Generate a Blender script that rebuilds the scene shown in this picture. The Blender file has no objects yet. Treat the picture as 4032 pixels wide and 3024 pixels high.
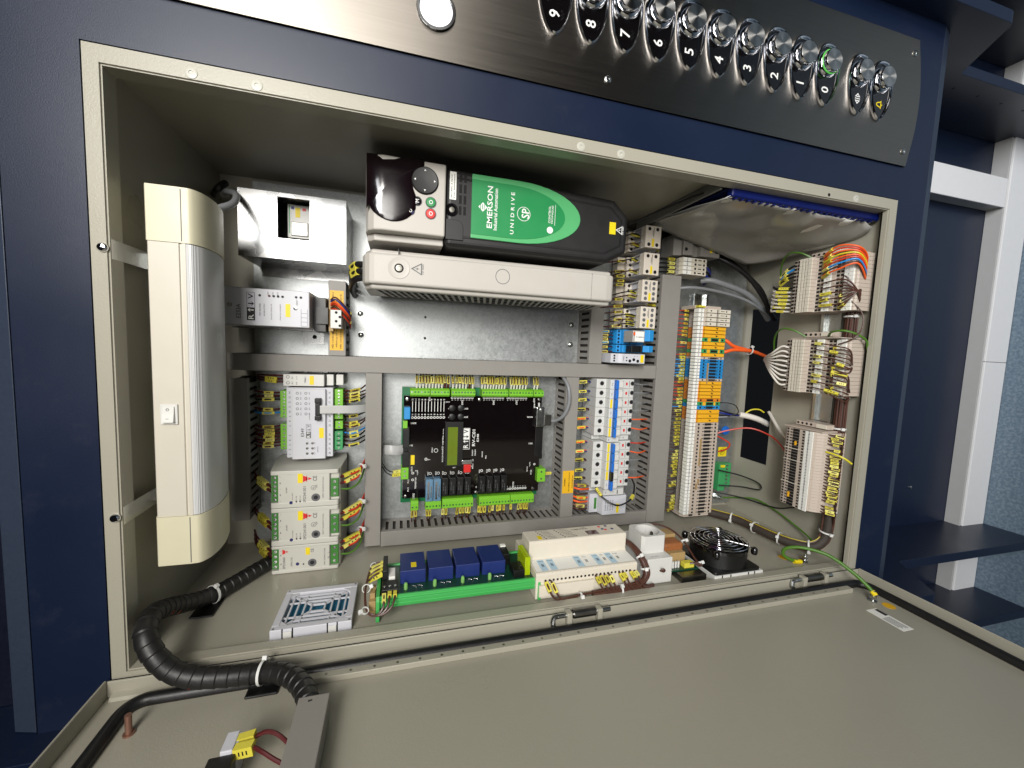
import bpy, bmesh, math, random
from mathutils import Vector, Matrix

random.seed(7)
SC = bpy.context.scene
COL = SC.collection
FL = 1697.0          # floor level, mm below the cabinet's top edge


def P(u, v, w):
    """u = mm down from the cabinet top, v = mm to the right, w = mm out of the wall."""
    return Vector((v * .001, -w * .001, (FL - u) * .001))


def D(u, v, w):
    return Vector((v * .001, -w * .001, -u * .001))


# ---------------------------------------------------------------- camera
cam = bpy.data.cameras.new('camera')
cam.sensor_fit = 'HORIZONTAL'
cam.sensor_width = 36.0
cam.lens = 36.0 * 1593.1 / 4032.0
cam.clip_start = 0.01
cam.clip_end = 60.0
camo = bpy.data.objects.new('camera', cam)
COL.objects.link(camo)
rows = ((0.96233406, 0.03912592, 0.26903961), (-0.0144179, 0.99554225, -0.0932081), (-0.27148716, 0.08581834, 0.95860833))
ax = [D(*r).normalized() for r in rows]
m = Matrix.Identity(4)
for i in range(3):
    for j in range(3):
        m[j][i] = ax[i][j]
m.translation = P(271.77, 345.65, 469.92)
camo.matrix_world = m
SC.camera = camo

# ---------------------------------------------------------------- light
world = bpy.data.worlds.new('World')
SC.world = world
world.use_nodes = True
wn = world.node_tree.nodes
bg = wn['Background']
bg.inputs[0].default_value = (0.80, 0.86, 1.0, 1)
bg.inputs[1].default_value = 0.008


def area(name, loc, target, sx, sy, power, col, spread=180):
    l = bpy.data.lights.new(name, 'AREA')
    l.shape = 'RECTANGLE'
    l.size = sx
    l.size_y = sy
    l.energy = power
    l.color = col
    l.spread = math.radians(spread)
    o = bpy.data.objects.new(name, l)
    COL.objects.link(o)
    o.location = P(*loc)
    d = P(*target) - P(*loc)
    o.rotation_euler = d.to_track_quat('-Z', 'Y').to_euler()
    return o


area('room_lamp', (-125, 790, 1130), (260, 330, -120), .42, .3, 4.0, (1.0, .97, .915), 92)
area('front_fill', (60, 720, 2500), (480, 330, -100), 1.2, .5, 4.4, (1.0, .97, .92), 70)  # unseen fill light, added to brighten surfaces that face the viewer
area('side_lamp', (-60, 1900, 1500), (220, 500, 0), .5, 1.1, 3.2, (1.0, .97, .93), 120)
area('ceiling_lamp', (-1000, 1700, 2600), (1650, 1000, 0), 1.6, .5, 13, (.96, .98, 1.0), 60)
area('chrome_glint_fill', (-950, 500, 1500), (1600, 500, 1500), 1.2, .12, 4, (1.0, .98, .94), 110)  # strip light added out of view to put highlights on the chrome
SC.view_settings.view_transform = 'Standard'
SC.view_settings.look = 'None'
SC.view_settings.exposure = 0.0
SC.view_settings.gamma = 1.0
SC.render.engine = 'CYCLES'
SC.cycles.max_bounces = 6
SC.cycles.diffuse_bounces = 2
SC.cycles.transparent_max_bounces = 8
SC.cycles.use_denoising = True
SC.cycles.sample_clamp_indirect = 4.0

# ---------------------------------------------------------------- materials


def lin(c):
    return tuple(((x / 255) / 12.92 if x / 255 <= .04045 else (((x / 255) + .055) / 1.055) ** 2.4) for x in c)


MATS = {}


def mat(name, rgb, rough=.5, metal=0.0, var=.06, scale=60.0, bump=0.0, bscale=400.0, coat=0.0, emit=0.0, trans=0.0, spec=.5,
        stretch=None, alpha=1.0, aniso=0.0, rvar=.08, tangent=None, smudge=0.0):
    """Principled material: base colour with a soft procedural variation, uneven gloss and a fine bump."""
    if name in MATS:
        return MATS[name]
    mt = bpy.data.materials.new(name)
    mt.use_nodes = True
    nt = mt.node_tree
    b = nt.nodes['Principled BSDF']
    c = lin(rgb)
    b.inputs['Roughness'].default_value = rough
    b.inputs['Metallic'].default_value = metal
    b.inputs['Coat Weight'].default_value = coat
    b.inputs['Coat Roughness'].default_value = .08
    b.inputs['Transmission Weight'].default_value = trans
    b.inputs['Specular IOR Level'].default_value = spec
    b.inputs['Alpha'].default_value = alpha
    b.inputs['Anisotropic'].default_value = aniso
    if tangent == 'Y':
        tg = nt.nodes.new('ShaderNodeTangent'); tg.direction_type = 'RADIAL'; tg.axis = 'Y'
        nt.links.new(tg.outputs[0], b.inputs['Tangent'])
        b.inputs['Anisotropic Rotation'].default_value = .25
    elif tangent:
        tg = nt.nodes.new('ShaderNodeCombineXYZ')
        for i_ in range(3): tg.inputs[i_].default_value = tangent[i_]
        nt.links.new(tg.outputs[0], b.inputs['Tangent'])
    tc = nt.nodes.new('ShaderNodeTexCoord')
    src = tc.outputs['Object']
    if stretch:
        mp = nt.nodes.new('ShaderNodeMapping')
        mp.inputs['Scale'].default_value = stretch
        nt.links.new(src, mp.inputs[0])
        src = mp.outputs[0]
    no = nt.nodes.new('ShaderNodeTexNoise')
    no.inputs['Scale'].default_value = scale
    no.inputs['Detail'].default_value = 5
    nt.links.new(src, no.inputs['Vector'])
    mx = nt.nodes.new('ShaderNodeMix')
    mx.data_type = 'RGBA'
    mx.inputs[6].default_value = (*[max(0, x * (1 - var)) for x in c], 1)
    mx.inputs[7].default_value = (*[min(1, x * (1 + var)) for x in c], 1)
    nt.links.new(no.outputs['Fac'], mx.inputs[0])
    colour = mx.outputs[2]
    if smudge:
        # rubbed and dusty patches with a shape of their own
        n3 = nt.nodes.new('ShaderNodeTexNoise')
        n3.inputs['Scale'].default_value = 23
        n3.inputs['Detail'].default_value = 9
        n3.inputs['Roughness'].default_value = .72
        nt.links.new(src, n3.inputs['Vector'])
        rp = nt.nodes.new('ShaderNodeValToRGB')
        rp.color_ramp.elements[0].position = .56
        rp.color_ramp.elements[1].position = .78
        nt.links.new(n3.outputs['Fac'], rp.inputs[0])
        ms = nt.nodes.new('ShaderNodeMath'); ms.operation = 'MULTIPLY'; ms.inputs[1].default_value = smudge
        nt.links.new(rp.outputs[0], ms.inputs[0])
        m2 = nt.nodes.new('ShaderNodeMix'); m2.data_type = 'RGBA'
        nt.links.new(ms.outputs[0], m2.inputs[0]); nt.links.new(colour, m2.inputs[6])
        m2.inputs[7].default_value = (.34, .32, .29, 1)
        colour = m2.outputs[2]
    nt.links.new(colour, b.inputs['Base Color'])
    mr = nt.nodes.new('ShaderNodeMapRange')
    mr.inputs['To Min'].default_value = max(.02, rough - rvar)
    mr.inputs['To Max'].default_value = min(1, rough + rvar)
    nt.links.new(no.outputs['Fac'], mr.inputs['Value'])
    nt.links.new(mr.outputs[0], b.inputs['Roughness'])
    if bump:
        n2 = nt.nodes.new('ShaderNodeTexNoise')
        n2.inputs['Scale'].default_value = bscale
        n2.inputs['Detail'].default_value = 2
        nt.links.new(src, n2.inputs['Vector'])
        bp = nt.nodes.new('ShaderNodeBump')
        bp.inputs['Strength'].default_value = bump
        bp.inputs['Distance'].default_value = .0006
        nt.links.new(n2.outputs['Fac'], bp.inputs['Height'])
        nt.links.new(bp.outputs[0], b.inputs['Normal'])
    if emit:
        b.inputs['Emission Color'].default_value = (*c, 1)
        b.inputs['Emission Strength'].default_value = emit
    MATS[name] = mt
    return mt


def galv(name, dark, light, rough, scale):
    """Zinc coated sheet: spangle cells that differ in tone and gloss."""
    mt = bpy.data.materials.new(name)
    mt.use_nodes = True
    nt = mt.node_tree
    b = nt.nodes['Principled BSDF']
    b.inputs['Metallic'].default_value = .9
    tc = nt.nodes.new('ShaderNodeTexCoord')
    vo = nt.nodes.new('ShaderNodeTexVoronoi')
    vo.inputs['Scale'].default_value = scale
    no = nt.nodes.new('ShaderNodeTexNoise')
    no.inputs['Scale'].default_value = scale * .25
    no.inputs['Detail'].default_value = 6
    nt.links.new(tc.outputs['Object'], vo.inputs['Vector'])
    nt.links.new(tc.outputs['Object'], no.inputs['Vector'])
    ad = nt.nodes.new('ShaderNodeMath')
    ad.operation = 'MULTIPLY_ADD'
    ad.inputs[1].default_value = .45
    nt.links.new(vo.outputs['Color'], ad.inputs[0])
    nt.links.new(no.outputs['Fac'], ad.inputs[2])
    no.inputs['Distortion'].default_value = .6
    cr = nt.nodes.new('ShaderNodeMix')
    cr.data_type = 'RGBA'
    cr.inputs[6].default_value = (*lin(dark), 1)
    cr.inputs[7].default_value = (*lin(light), 1)
    nt.links.new(ad.outputs[0], cr.inputs[0])
    nt.links.new(cr.outputs[2], b.inputs['Base Color'])
    mr = nt.nodes.new('ShaderNodeMapRange')
    mr.inputs['From Max'].default_value = 1.4
    mr.inputs['To Min'].default_value = rough - .08
    mr.inputs['To Max'].default_value = rough + .14
    nt.links.new(ad.outputs[0], mr.inputs['Value'])
    nt.links.new(mr.outputs[0], b.inputs['Roughness'])
    bp = nt.nodes.new('ShaderNodeBump')
    bp.inputs['Strength'].default_value = .12
    bp.inputs['Distance'].default_value = .0008
    nt.links.new(ad.outputs[0], bp.inputs['Height'])
    nt.links.new(bp.outputs[0], b.inputs['Normal'])
    MATS[name] = mt
    return mt


def speckle(name, a, bcol, ccol, rough, scale):
    """Marbled sheet flooring."""
    mt = bpy.data.materials.new(name)
    mt.use_nodes = True
    nt = mt.node_tree
    b = nt.nodes['Principled BSDF']
    b.inputs['Roughness'].default_value = rough
    tc = nt.nodes.new('ShaderNodeTexCoord')
    n1 = nt.nodes.new('ShaderNodeTexNoise')
    n1.inputs['Scale'].default_value = scale
    n1.inputs['Detail'].default_value = 8
    n1.inputs['Distortion'].default_value = .4
    nt.links.new(tc.outputs['Object'], n1.inputs['Vector'])
    r = nt.nodes.new('ShaderNodeValToRGB')
    r.color_ramp.elements[0].position = .36
    r.color_ramp.elements[0].color = (*lin(a), 1)
    r.color_ramp.elements[1].position = .62
    r.color_ramp.elements[1].color = (*lin(ccol), 1)
    e = r.color_ramp.elements.new(.5)
    e.color = (*lin(bcol), 1)
    nt.links.new(n1.outputs['Fac'], r.inputs[0])
    nt.links.new(r.outputs[0], b.inputs['Base Color'])
    MATS[name] = mt
    return mt


mat('plug_white', (184, 182, 170), .35, var=.05)
mat('navy', (14, 26, 50), .37, var=.12, scale=6, bump=.12, bscale=900, rvar=.12, smudge=.035)
mat('navy_edge_lit', (48, 57, 74), .38, var=.12, scale=300, bump=.1, bscale=900)  # navy with the light caught by the slanted strips put into its colour
mat('navy_dark', (12, 17, 34), .4, var=.15, scale=200)
mat('cream', (161, 157, 142), .33, var=.05, scale=7, bump=.22, bscale=700, rvar=.13, smudge=.06)
mat('steel', (146, 140, 132), .38, metal=1, var=.10, scale=12, stretch=(40, 40, 1), aniso=.8, rvar=.05, tangent=(1, 0, 0))
mat('chrome', (225, 225, 228), .07, metal=1, var=.02, rvar=.02)
mat('cap', (215, 212, 206), .3, metal=1, var=.03, aniso=.95, rvar=.02, tangent='Y')
mat('zinc', (190, 192, 190), .25, metal=1, var=.1, scale=80)
mat('iron', (120, 118, 112), .35, metal=1, var=.15, scale=80)
mat('copper', (150, 112, 96), .5, metal=.7, var=.2, scale=120)
galv('galv', (132, 136, 137), (184, 187, 187), .42, 420)
galv('galv_shiny', (92, 96, 100), (150, 150, 149), .22, 45)
mat('alu', (196, 194, 198), .4, metal=.6, var=.05, bump=.1)
mat('duct', (138, 134, 128), .5, var=.05, scale=50, bump=.12, bscale=300)
mat('duct_in', (58, 50, 44), .7, var=.4, scale=120)
mat('white', (208, 207, 202), .42, var=.03)
mat('white_paper', (236, 235, 228), .6, var=.02)
mat('light_body', (200, 194, 180), .38, var=.02)
mat('light_cap', (206, 200, 172), .42, var=.03)
mat('diffuser', (198, 198, 197), .34, var=.0, spec=.5, rvar=0)
mat('drive_grey', (184, 179, 171), .46, var=.03, bump=.1, bscale=700)
mat('drive_black', (26, 25, 25), .5, var=.15, bump=.25, bscale=900)
mat('drive_green', (34, 136, 76), .38, var=.03)
mat('drive_green_light', (84, 170, 108), .38, var=.03)
mat('maroon', (16, 7, 11), .14, var=.05, coat=.2, rvar=.03)
mat('black', (14, 14, 14), .4, var=.2)
mat('black_gloss', (10, 8, 9), .12, var=.2, coat=.5, rvar=.03)
mat('acrylic', (14, 9, 10), .07, var=.3, scale=60, coat=.7, rvar=.02)
mat('rubber', (20, 20, 21), .42, var=.15, bump=.15)
mat('hole', (8, 7, 7), .8, var=.1)
mat('beige', (190, 176, 162), .5, var=.05, bump=.1)
mat('beige_light', (214, 206, 190), .5, var=.04, bump=.1)
mat('psu', (194, 192, 182), .45, var=.03, bump=.1)
mat('module_grey', (200, 200, 206), .45, var=.03)
mat('contactor', (214, 204, 190), .48, var=.04)
mat('mcb', (202, 202, 199), .4, var=.03)
mat('yellow', (232, 206, 20), .5, var=.05)
mat('marker', (212, 200, 70), .5, var=.08, scale=150)
mat('marker_pale', (222, 214, 110), .5, var=.08, scale=150)
mat('marker_dull', (190, 176, 58), .5, var=.08, scale=150)
mat('label_yellow', (228, 176, 28), .5, var=.05)
mat('term_yellow', (232, 172, 36), .45, var=.04)
mat('term_orange', (214, 128, 40), .45, var=.04)
mat('term_blue', (34, 132, 196), .45, var=.05)
mat('term_green', (60, 150, 90), .45, var=.1)
mat('ink', (22, 22, 24), .6)
mat('ink_grey', (96, 96, 98), .6)
mat('ink_white', (232, 232, 228), .5)
mat('pcb', (16, 104, 62), .35, var=.12, coat=.3)
mat('pcb_dark', (10, 60, 40), .35, var=.2, coat=.3)
mat('plug', (118, 186, 46), .42, var=.06)
mat('plug_dark', (60, 120, 48), .45, var=.1)
mat('rail_green', (66, 168, 84), .42, var=.05)
mat('relay_blue', (24, 42, 104), .42, var=.1)
mat('relay_clear', (96, 132, 160), .12, var=.3, scale=200, coat=.5)
mat('sock_blue', (38, 140, 206), .42, var=.05)
mat('busbar_blue', (22, 104, 196), .42, var=.05)
mat('red', (206, 40, 36), .4)
mat('dark_red', (80, 20, 22), .5, var=.2)
mat('lcd', (100, 118, 28), .25, var=.05)
mat('btn_green', (22, 130, 66), .4)
mat('btn_blue', (30, 30, 92), .3)
mat('filter_blue', (30, 104, 134), .9, var=.4, scale=200)
mat('neon', (206, 232, 20), .12, var=.05, trans=.45, emit=.0)
mat('wire_brown', (78, 48, 38), .36, var=.25, scale=120)
mat('wire_black', (18, 17, 18), .42, var=.2)
mat('wire_red', (196, 52, 28), .42, var=.1)
mat('wire_orange', (240, 96, 34), .45, var=.06)
mat('wire_blue', (36, 140, 214), .42, var=.08)
mat('wire_dblue', (30, 44, 130), .42, var=.1)
mat('wire_grey', (128, 130, 132), .42, var=.06)
mat('wire_white', (222, 216, 206), .42, var=.05)
mat('wire_green', (74, 116, 32), .42, var=.15, scale=40)
mat('wire_yellow', (214, 200, 40), .42, var=.1)
mat('tie', (226, 226, 222), .35, var=.03, trans=.1)
mat('folder_blue', (8, 24, 92), .4, var=.1)
mat('pocket', (128, 128, 124), .35, var=.1)
mat('paper_film', (168, 166, 160), .25, var=.06, scale=12, coat=.25)
mat('lamp_white', (236, 240, 244), .25, emit=.55)
mat('green_glow', (96, 190, 84), .3, emit=.35)
mat('skirt_white', (236, 235, 235), .38, var=.03)
mat('skirt_grey', (186, 186, 184), .42, var=.04)
mat('spiral', (26, 25, 25), .45, var=.25, scale=200, bump=.2)
mat('coil', (150, 92, 50), .5, var=.3, scale=150)
mat('kraft', (166, 138, 92), .6, var=.2)
mat('red_glass', (70, 10, 10), .1, coat=.5)
mat('lime', (150, 210, 120), .15, trans=.4)
speckle('lino', (94, 112, 128), (104, 122, 138), (120, 137, 150), .38, 170)


def M(x):
    return MATS[x]


# ---------------------------------------------------------------- mesh building
AX = {'u': 0, 'v': 1, 'w': 2}
ORG = {}
TEXT = {}


def spline(pts, k=6):
    pts = [Vector(p) for p in pts]
    if len(pts) < 3:
        return pts
    out = []
    q = [pts[0] * 2 - pts[1]] + pts + [pts[-1] * 2 - pts[-2]]
    for i in range(1, len(q) - 2):
        a, b, c, d = q[i - 1:i + 3]
        for s in range(k):
            t = s / k
            out.append(.5 * ((2 * b) + (c - a) * t + (2 * a - 5 * b + 4 * c - d) * t * t + (3 * b - a - 3 * c + d) * t ** 3))
    out.append(pts[-1])
    return out


def text_mesh(s):
    if s in TEXT:
        return TEXT[s]
    cu = bpy.data.curves.new('txt', 'FONT')
    cu.body = s
    cu.resolution_u = 2
    cu.offset = .014
    ob = bpy.data.objects.new('txt', cu)
    COL.objects.link(ob)
    me = bpy.data.meshes.new_from_object(ob)
    vs = [v.co.to_2d() for v in me.vertices]
    fs = [tuple(p.vertices) for p in me.polygons]
    bpy.data.objects.remove(ob)
    bpy.data.meshes.remove(me)
    bpy.data.curves.remove(cu)
    x0 = min(v.x for v in vs); x1 = max(v.x for v in vs)
    y0 = min(v.y for v in vs); y1 = max(v.y for v in vs)
    TEXT[s] = (vs, fs, x0, x1, y0, y1)
    return TEXT[s]


class MB:
    def __init__(s):
        s.v = []; s.f = []; s.m = []

    def add(s, vs, fs, m=0):
        o = len(s.v)
        s.v += [tuple(x) for x in vs]
        for f in fs:
            s.f.append(tuple(i + o for i in f)); s.m.append(m)
        return s

    def box(s, u0, u1, v0, v1, w0, w1, m=0):
        vs = [(u, v, w) for u in (u0, u1) for v in (v0, v1) for w in (w0, w1)]
        return s.add(vs, [(0, 1, 3, 2), (4, 6, 7, 5), (0, 4, 5, 1), (2, 3, 7, 6), (0, 2, 6, 4), (1, 5, 7, 3)], m)

    def prism(s, poly, axis, lo, hi, m=0):
        a = AX[axis]; n = len(poly); vs = []
        for h in (lo, hi):
            for p in poly:
                q = list(p); q.insert(a, h); vs.append(q)
        fs = [tuple(range(n)), tuple(range(2 * n - 1, n - 1, -1))]
        fs += [(i, (i + 1) % n, n + (i + 1) % n, n + i) for i in range(n)]
        return s.add(vs, fs, m)

    def cyl(s, c, axis, r, h, n=16, m=0, r2=None, sq=1.0):
        """from c along +axis for h"""
        d = Vector((0, 0, 0)); d[AX[axis]] = 1
        if axis == 'w': e1, e2 = Vector((1, 0, 0)), Vector((0, 1, 0))
        elif axis == 'v': e1, e2 = Vector((0, 0, 1)), Vector((1, 0, 0))
        else: e1, e2 = Vector((0, 1, 0)), Vector((0, 0, 1))
        r2 = r if r2 is None else r2
        c = Vector(c); vs = []
        for (rr, hh) in ((r, 0), (r2, h)):
            for i in range(n):
                t = 2 * math.pi * i / n
                vs.append(c + d * hh + e1 * (rr * math.cos(t)) + e2 * (rr * sq * math.sin(t)))
        fs = [tuple(range(n - 1, -1, -1)), tuple(range(n, 2 * n))]
        fs += [(i, (i + 1) % n, n + (i + 1) % n, n + i) for i in range(n)]
        return s.add(vs, fs, m)

    def lathe(s, c, axis, prof, n=20, m=0):
        """prof: list of (radius, height)"""
        for (r1, h1), (r2, h2) in zip(prof, prof[1:]):
            pass
        d = Vector((0, 0, 0)); d[AX[axis]] = 1
        if axis == 'w': e1, e2 = Vector((1, 0, 0)), Vector((0, 1, 0))
        elif axis == 'v': e1, e2 = Vector((0, 0, 1)), Vector((1, 0, 0))
        else: e1, e2 = Vector((0, 1, 0)), Vector((0, 0, 1))
        c = Vector(c); vs = []; k = len(prof)
        for r, h in prof:
            for i in range(n):
                t = 2 * math.pi * i / n
                vs.append(c + d * h + e1 * (r * math.cos(t)) + e2 * (r * math.sin(t)))
        fs = []
        for j in range(k - 1):
            fs += [(j * n + i, j * n + (i + 1) % n, (j + 1) * n + (i + 1) % n, (j + 1) * n + i) for i in range(n)]
        fs.append(tuple(range(n - 1, -1, -1))); fs.append(tuple((k - 1) * n + i for i in range(n)))
        return s.add(vs, fs, m)

    def tube(s, pts, r, n=7, m=0, closed=False):
        pts = [Vector(p) for p in pts]
        k = len(pts); vs = []
        t0 = (pts[1] - pts[0]).normalized()
        up = Vector((0, 0, 1)) if abs(t0.z) < .9 else Vector((1, 0, 0))
        nrm = (up - t0 * up.dot(t0)).normalized()
        for i in range(k):
            if closed: t = (pts[(i + 1) % k] - pts[i - 1]).normalized()
            elif i == 0: t = t0
            elif i == k - 1: t = (pts[-1] - pts[-2]).normalized()
            else: t = (pts[i + 1] - pts[i - 1]).normalized()
            nrm = (nrm - t * nrm.dot(t)).normalized()
            b = t.cross(nrm)
            rr = r[i] if isinstance(r, (list, tuple)) else r
            for j in range(n):
                a = 2 * math.pi * j / n
                vs.append(pts[i] + nrm * (rr * math.cos(a)) + b * (rr * math.sin(a)))
        fs = []
        for i in range(k if closed else k - 1):
            i2 = (i + 1) % k
            fs += [(i * n + j, i * n + (j + 1) % n, i2 * n + (j + 1) % n, i2 * n + j) for j in range(n)]
        if not closed:
            fs.append(tuple(range(n - 1, -1, -1))); fs.append(tuple((k - 1) * n + j for j in range(n)))
        return s.add(vs, fs, m)

    def bar(s, a, b, hw, hh, m=0, up=(0, 0, 1)):
        """rectangular bar from a to b"""
        a = Vector(a); b = Vector(b); t = (b - a).normalized(); up = Vector(up)
        if abs(t.dot(up)) > .95: up = Vector((1, 0, 0))
        x = t.cross(up).normalized(); y = x.cross(t)
        vs = [p + x * (sx * hw) + y * (sy * hh) for p in (a, b) for sx, sy in ((-1, -1), (1, -1), (1, 1), (-1, 1))]
        return s.add(vs, [(3, 2, 1, 0), (4, 5, 6, 7), (0, 1, 5, 4), (1, 2, 6, 5), (2, 3, 7, 6), (3, 0, 4, 7)], m)

    def ring(s, c, axis, r, t, h, n=24, m=0):
        """flat ring: outer radius r, width t, from c along axis for h"""
        d = Vector((0, 0, 0)); d[AX[axis]] = 1
        if axis == 'w': e1, e2 = Vector((1, 0, 0)), Vector((0, 1, 0))
        elif axis == 'v': e1, e2 = Vector((0, 0, 1)), Vector((1, 0, 0))
        else: e1, e2 = Vector((0, 1, 0)), Vector((0, 0, 1))
        c = Vector(c); vs = []
        for rr, hh in ((r, 0), (r, h), (r - t, h), (r - t, 0)):
            for i in range(n):
                a = 2 * math.pi * i / n
                vs.append(c + d * hh + e1 * (rr * math.cos(a)) + e2 * (rr * math.sin(a)))
        fs = []
        for j in range(4):
            j2 = (j + 1) % 4
            fs += [(j * n + i, j * n + (i + 1) % n, j2 * n + (i + 1) % n, j2 * n + i) for i in range(n)]
        return s.add(vs, fs, m)

    def quad(s, u0, u1, v0, v1, w, m=0):
        return s.add([(u0, v0, w), (u1, v0, w), (u1, v1, w), (u0, v1, w)], [(0, 1, 2, 3)], m)

    def text(s, st, c, h, wd=None, rot=0, face='w', m=0, al='c'):
        """lettering centred on c; h = height of its bounding box, wd = its length (mm). Upright text reads along +v, top towards -u."""
        vs, fs, x0, x1, y0, y1 = text_mesh(st)
        sy = h / (y1 - y0); sx = wd / (x1 - x0) if wd else sy
        ca, sa = math.cos(math.radians(rot)), math.sin(math.radians(rot))
        cx = (x0 + x1) / 2 if al == 'c' else x0
        cy = (y0 + y1) / 2
        if face == 'w': e1, e2 = Vector((0, 1, 0)), Vector((-1, 0, 0))
        elif face == 'v': e1, e2 = Vector((1, 0, 0)), Vector((0, 0, -1))
        else: e1, e2 = Vector((0, 1, 0)), Vector((0, 0, -1))
        c = Vector(c); out = []
        for p in vs:
            x = (p.x - cx) * sx; y = (p.y - cy) * sy
            out.append(c + e1 * (x * ca - y * sa) + e2 * (x * sa + y * ca))
        return s.add(out, fs, m)

    def build(s, name, mats, parent=None, bevel=0, seg=2, org=None, sharp=38, flat=False):
        me = bpy.data.meshes.new(name)
        o3 = ORG[parent.name] if parent else Vector(org or (0, 0, 0))
        me.from_pydata([D(v[0] - o3[0], v[1] - o3[1], v[2] - o3[2]) for v in s.v], [], s.f)
        if isinstance(mats, str): mats = [mats]
        for x in mats: me.materials.append(M(x))
        if len(mats) > 1: me.polygons.foreach_set('material_index', s.m)
        bm = bmesh.new(); bm.from_mesh(me)
        bmesh.ops.recalc_face_normals(bm, faces=bm.faces)
        bm.to_mesh(me); bm.free()
        if not flat and not bevel:
            me.polygons.foreach_set('use_smooth', [True] * len(me.polygons))
            me.set_sharp_from_angle(angle=math.radians(sharp))
        me.update()
        ob = bpy.data.objects.new(name, me)
        COL.objects.link(ob)
        if parent: ob.parent = parent
        else: ob.location = P(*o3)
        ORG[ob.name] = Vector(o3)
        if bevel:
            b = ob.modifiers.new('edge', 'BEVEL'); b.width = bevel * .001; b.segments = seg; b.limit_method = 'ANGLE'
            b.angle_limit = math.radians(40)
        return ob


def tag(o, label, cat, group=None, kind=None):
    if label: o['label'] = label
    if cat: o['category'] = cat
    if group: o['group'] = group
    if kind: o['kind'] = kind
    return o


def thing(name, label, cat, org, group=None):
    e = bpy.data.objects.new(name, None)
    e.empty_display_size = .01
    COL.objects.link(e)
    e.location = P(*org)
    ORG[e.name] = Vector(org)
    return tag(e, label, cat, group)


def inst(me, name, parent, du=0, dv=0, dw=0):
    """another child that shares mesh data"""
    o = bpy.data.objects.new(name, me)
    COL.objects.link(o)
    o.parent = parent
    o.location = D(du, dv, dw)
    ORG[o.name] = ORG[parent.name] + Vector((0, 0, 0))
    return o


def copy_tree(o, du=0, dv=0, dw=0, parent=None):
    c = o.copy()
    COL.objects.link(c)
    c.parent = parent
    if parent is None:
        c.location = o.location + D(du, dv, dw)
        ORG[c.name] = ORG[o.name] + Vector((du, dv, dw))
    else:
        ORG[c.name] = ORG[parent.name]
    for ch in list(o.children): copy_tree(ch, parent=c)
    return c


def wire(pts, r, m, label, group, name='wire', cat='wire', marks=(), n=6, k=5, ferrule=None, msize=(1.9, 1.9)):
    """one wire as one thing; marks = [(start, end)] fractions of its length that carry a yellow marker sleeve"""
    path = spline(pts, k) if len(pts) > 2 else [Vector(p) for p in pts]
    o = MB().tube(path, r, n).build(name, m, org=tuple(path[0]))
    tag(o, label, cat, group)
    L = [0]
    for a, b in zip(path, path[1:]): L.append(L[-1] + (b - a).length)

    def at(t):
        d = t * L[-1]
        for i in range(len(path) - 1):
            if L[i + 1] >= d: return path[i].lerp(path[i + 1], (d - L[i]) / max(1e-6, L[i + 1] - L[i]))
        return path[-1]
    for a, b in marks:
        A, B = at(max(0, a + random.uniform(-.02, .02))), at(min(1, b + random.uniform(-.05, .04)))
        msize = (msize[0] * random.uniform(.88, 1.1), msize[1] * random.uniform(.9, 1.08))
        mb = MB().bar(A, B, msize[0], msize[1], 0)
        t = (B - A); ln = t.length; t.normalize()
        # printed number: dark strokes on the side that faces out
        up = Vector((0, 0, 1)); x = t.cross(up)
        if x.length > .05:
            x.normalize(); y = x.cross(t)
            c = (A + B) / 2 + y * (msize[1] + .12)
            nn = random.choice((2, 3, 3))
            for i in range(nn):
                q = c + t * ((i - (nn - 1) / 2) * ln * .2)
                mb.bar(q - x * msize[0] * .42, q + x * msize[0] * .42, .05, ln * .035, 1, up=tuple(t))
        mb.build('marker_sleeve', [random.choice(('marker', 'marker', 'marker_pale', 'marker_dull')), 'ink'], o)
    if ferrule:
        fm, a, b = ferrule
        MB().tube([at(a), at(b)], r * 1.35, 6).build('ferrule', fm, o)
    return o


def zip_tie(c, axis_dir, r, label, head=(0, 0, 1)):
    """nylon tie round a bundle: band, head and cut tail"""
    d = Vector(axis_dir).normalized(); h = Vector(head)
    e1 = (h - d * h.dot(d)).normalized(); e2 = d.cross(e1)
    c = Vector(c)
    t = thing('cable_tie', label, 'cable tie', tuple(c), 'nylon ties round the wiring')
    pts = [c + e1 * (r * math.cos(a)) + e2 * (r * math.sin(a)) for a in [2 * math.pi * i / 18 for i in range(18)]]
    mb = MB()
    vs = []
    for p in pts:
        o = (p - c).normalized()
        for q in (p - d * 1.3, p + d * 1.3, p + d * 1.3 + o * .8, p - d * 1.3 + o * .8): vs.append(q)
    fs = []
    for i in range(18):
        j = (i + 1) % 18
        for q in range(4): fs.append((i * 4 + q, i * 4 + (q + 1) % 4, j * 4 + (q + 1) % 4, j * 4 + q))
    mb.add(vs, fs).build('band', 'tie', t)
    MB().bar(c + e1 * (r - .4), c + e1 * (r + 4.2), 2.4, 2.4, up=tuple(d)).build('head', 'tie', t, bevel=.6)
    return t


def arc(cx, cy, r, a0, a1, n, ry=None):
    ry = r if ry is None else ry
    return [(cx + r * math.cos(math.radians(a0 + (a1 - a0) * i / n)), cy + ry * math.sin(math.radians(a0 + (a1 - a0) * i / n))) for i in range(n + 1)]


def rrect(u0, u1, v0, v1, r, n=4):
    return (arc(u1 - r, v1 - r, r, 0, 90, n) + arc(u0 + r, v1 - r, r, 90, 180, n) + arc(u0 + r, v0 + r, r, 180, 270, n) + arc(u1 - r, v0 + r, r, 270, 360, n))


ORD = ['first', 'second', 'third', 'fourth', 'fifth', 'sixth', 'seventh', 'eighth', 'ninth', 'tenth', 'eleventh', 'twelfth']
PL = -270.0      # face of the mounting plate


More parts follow.
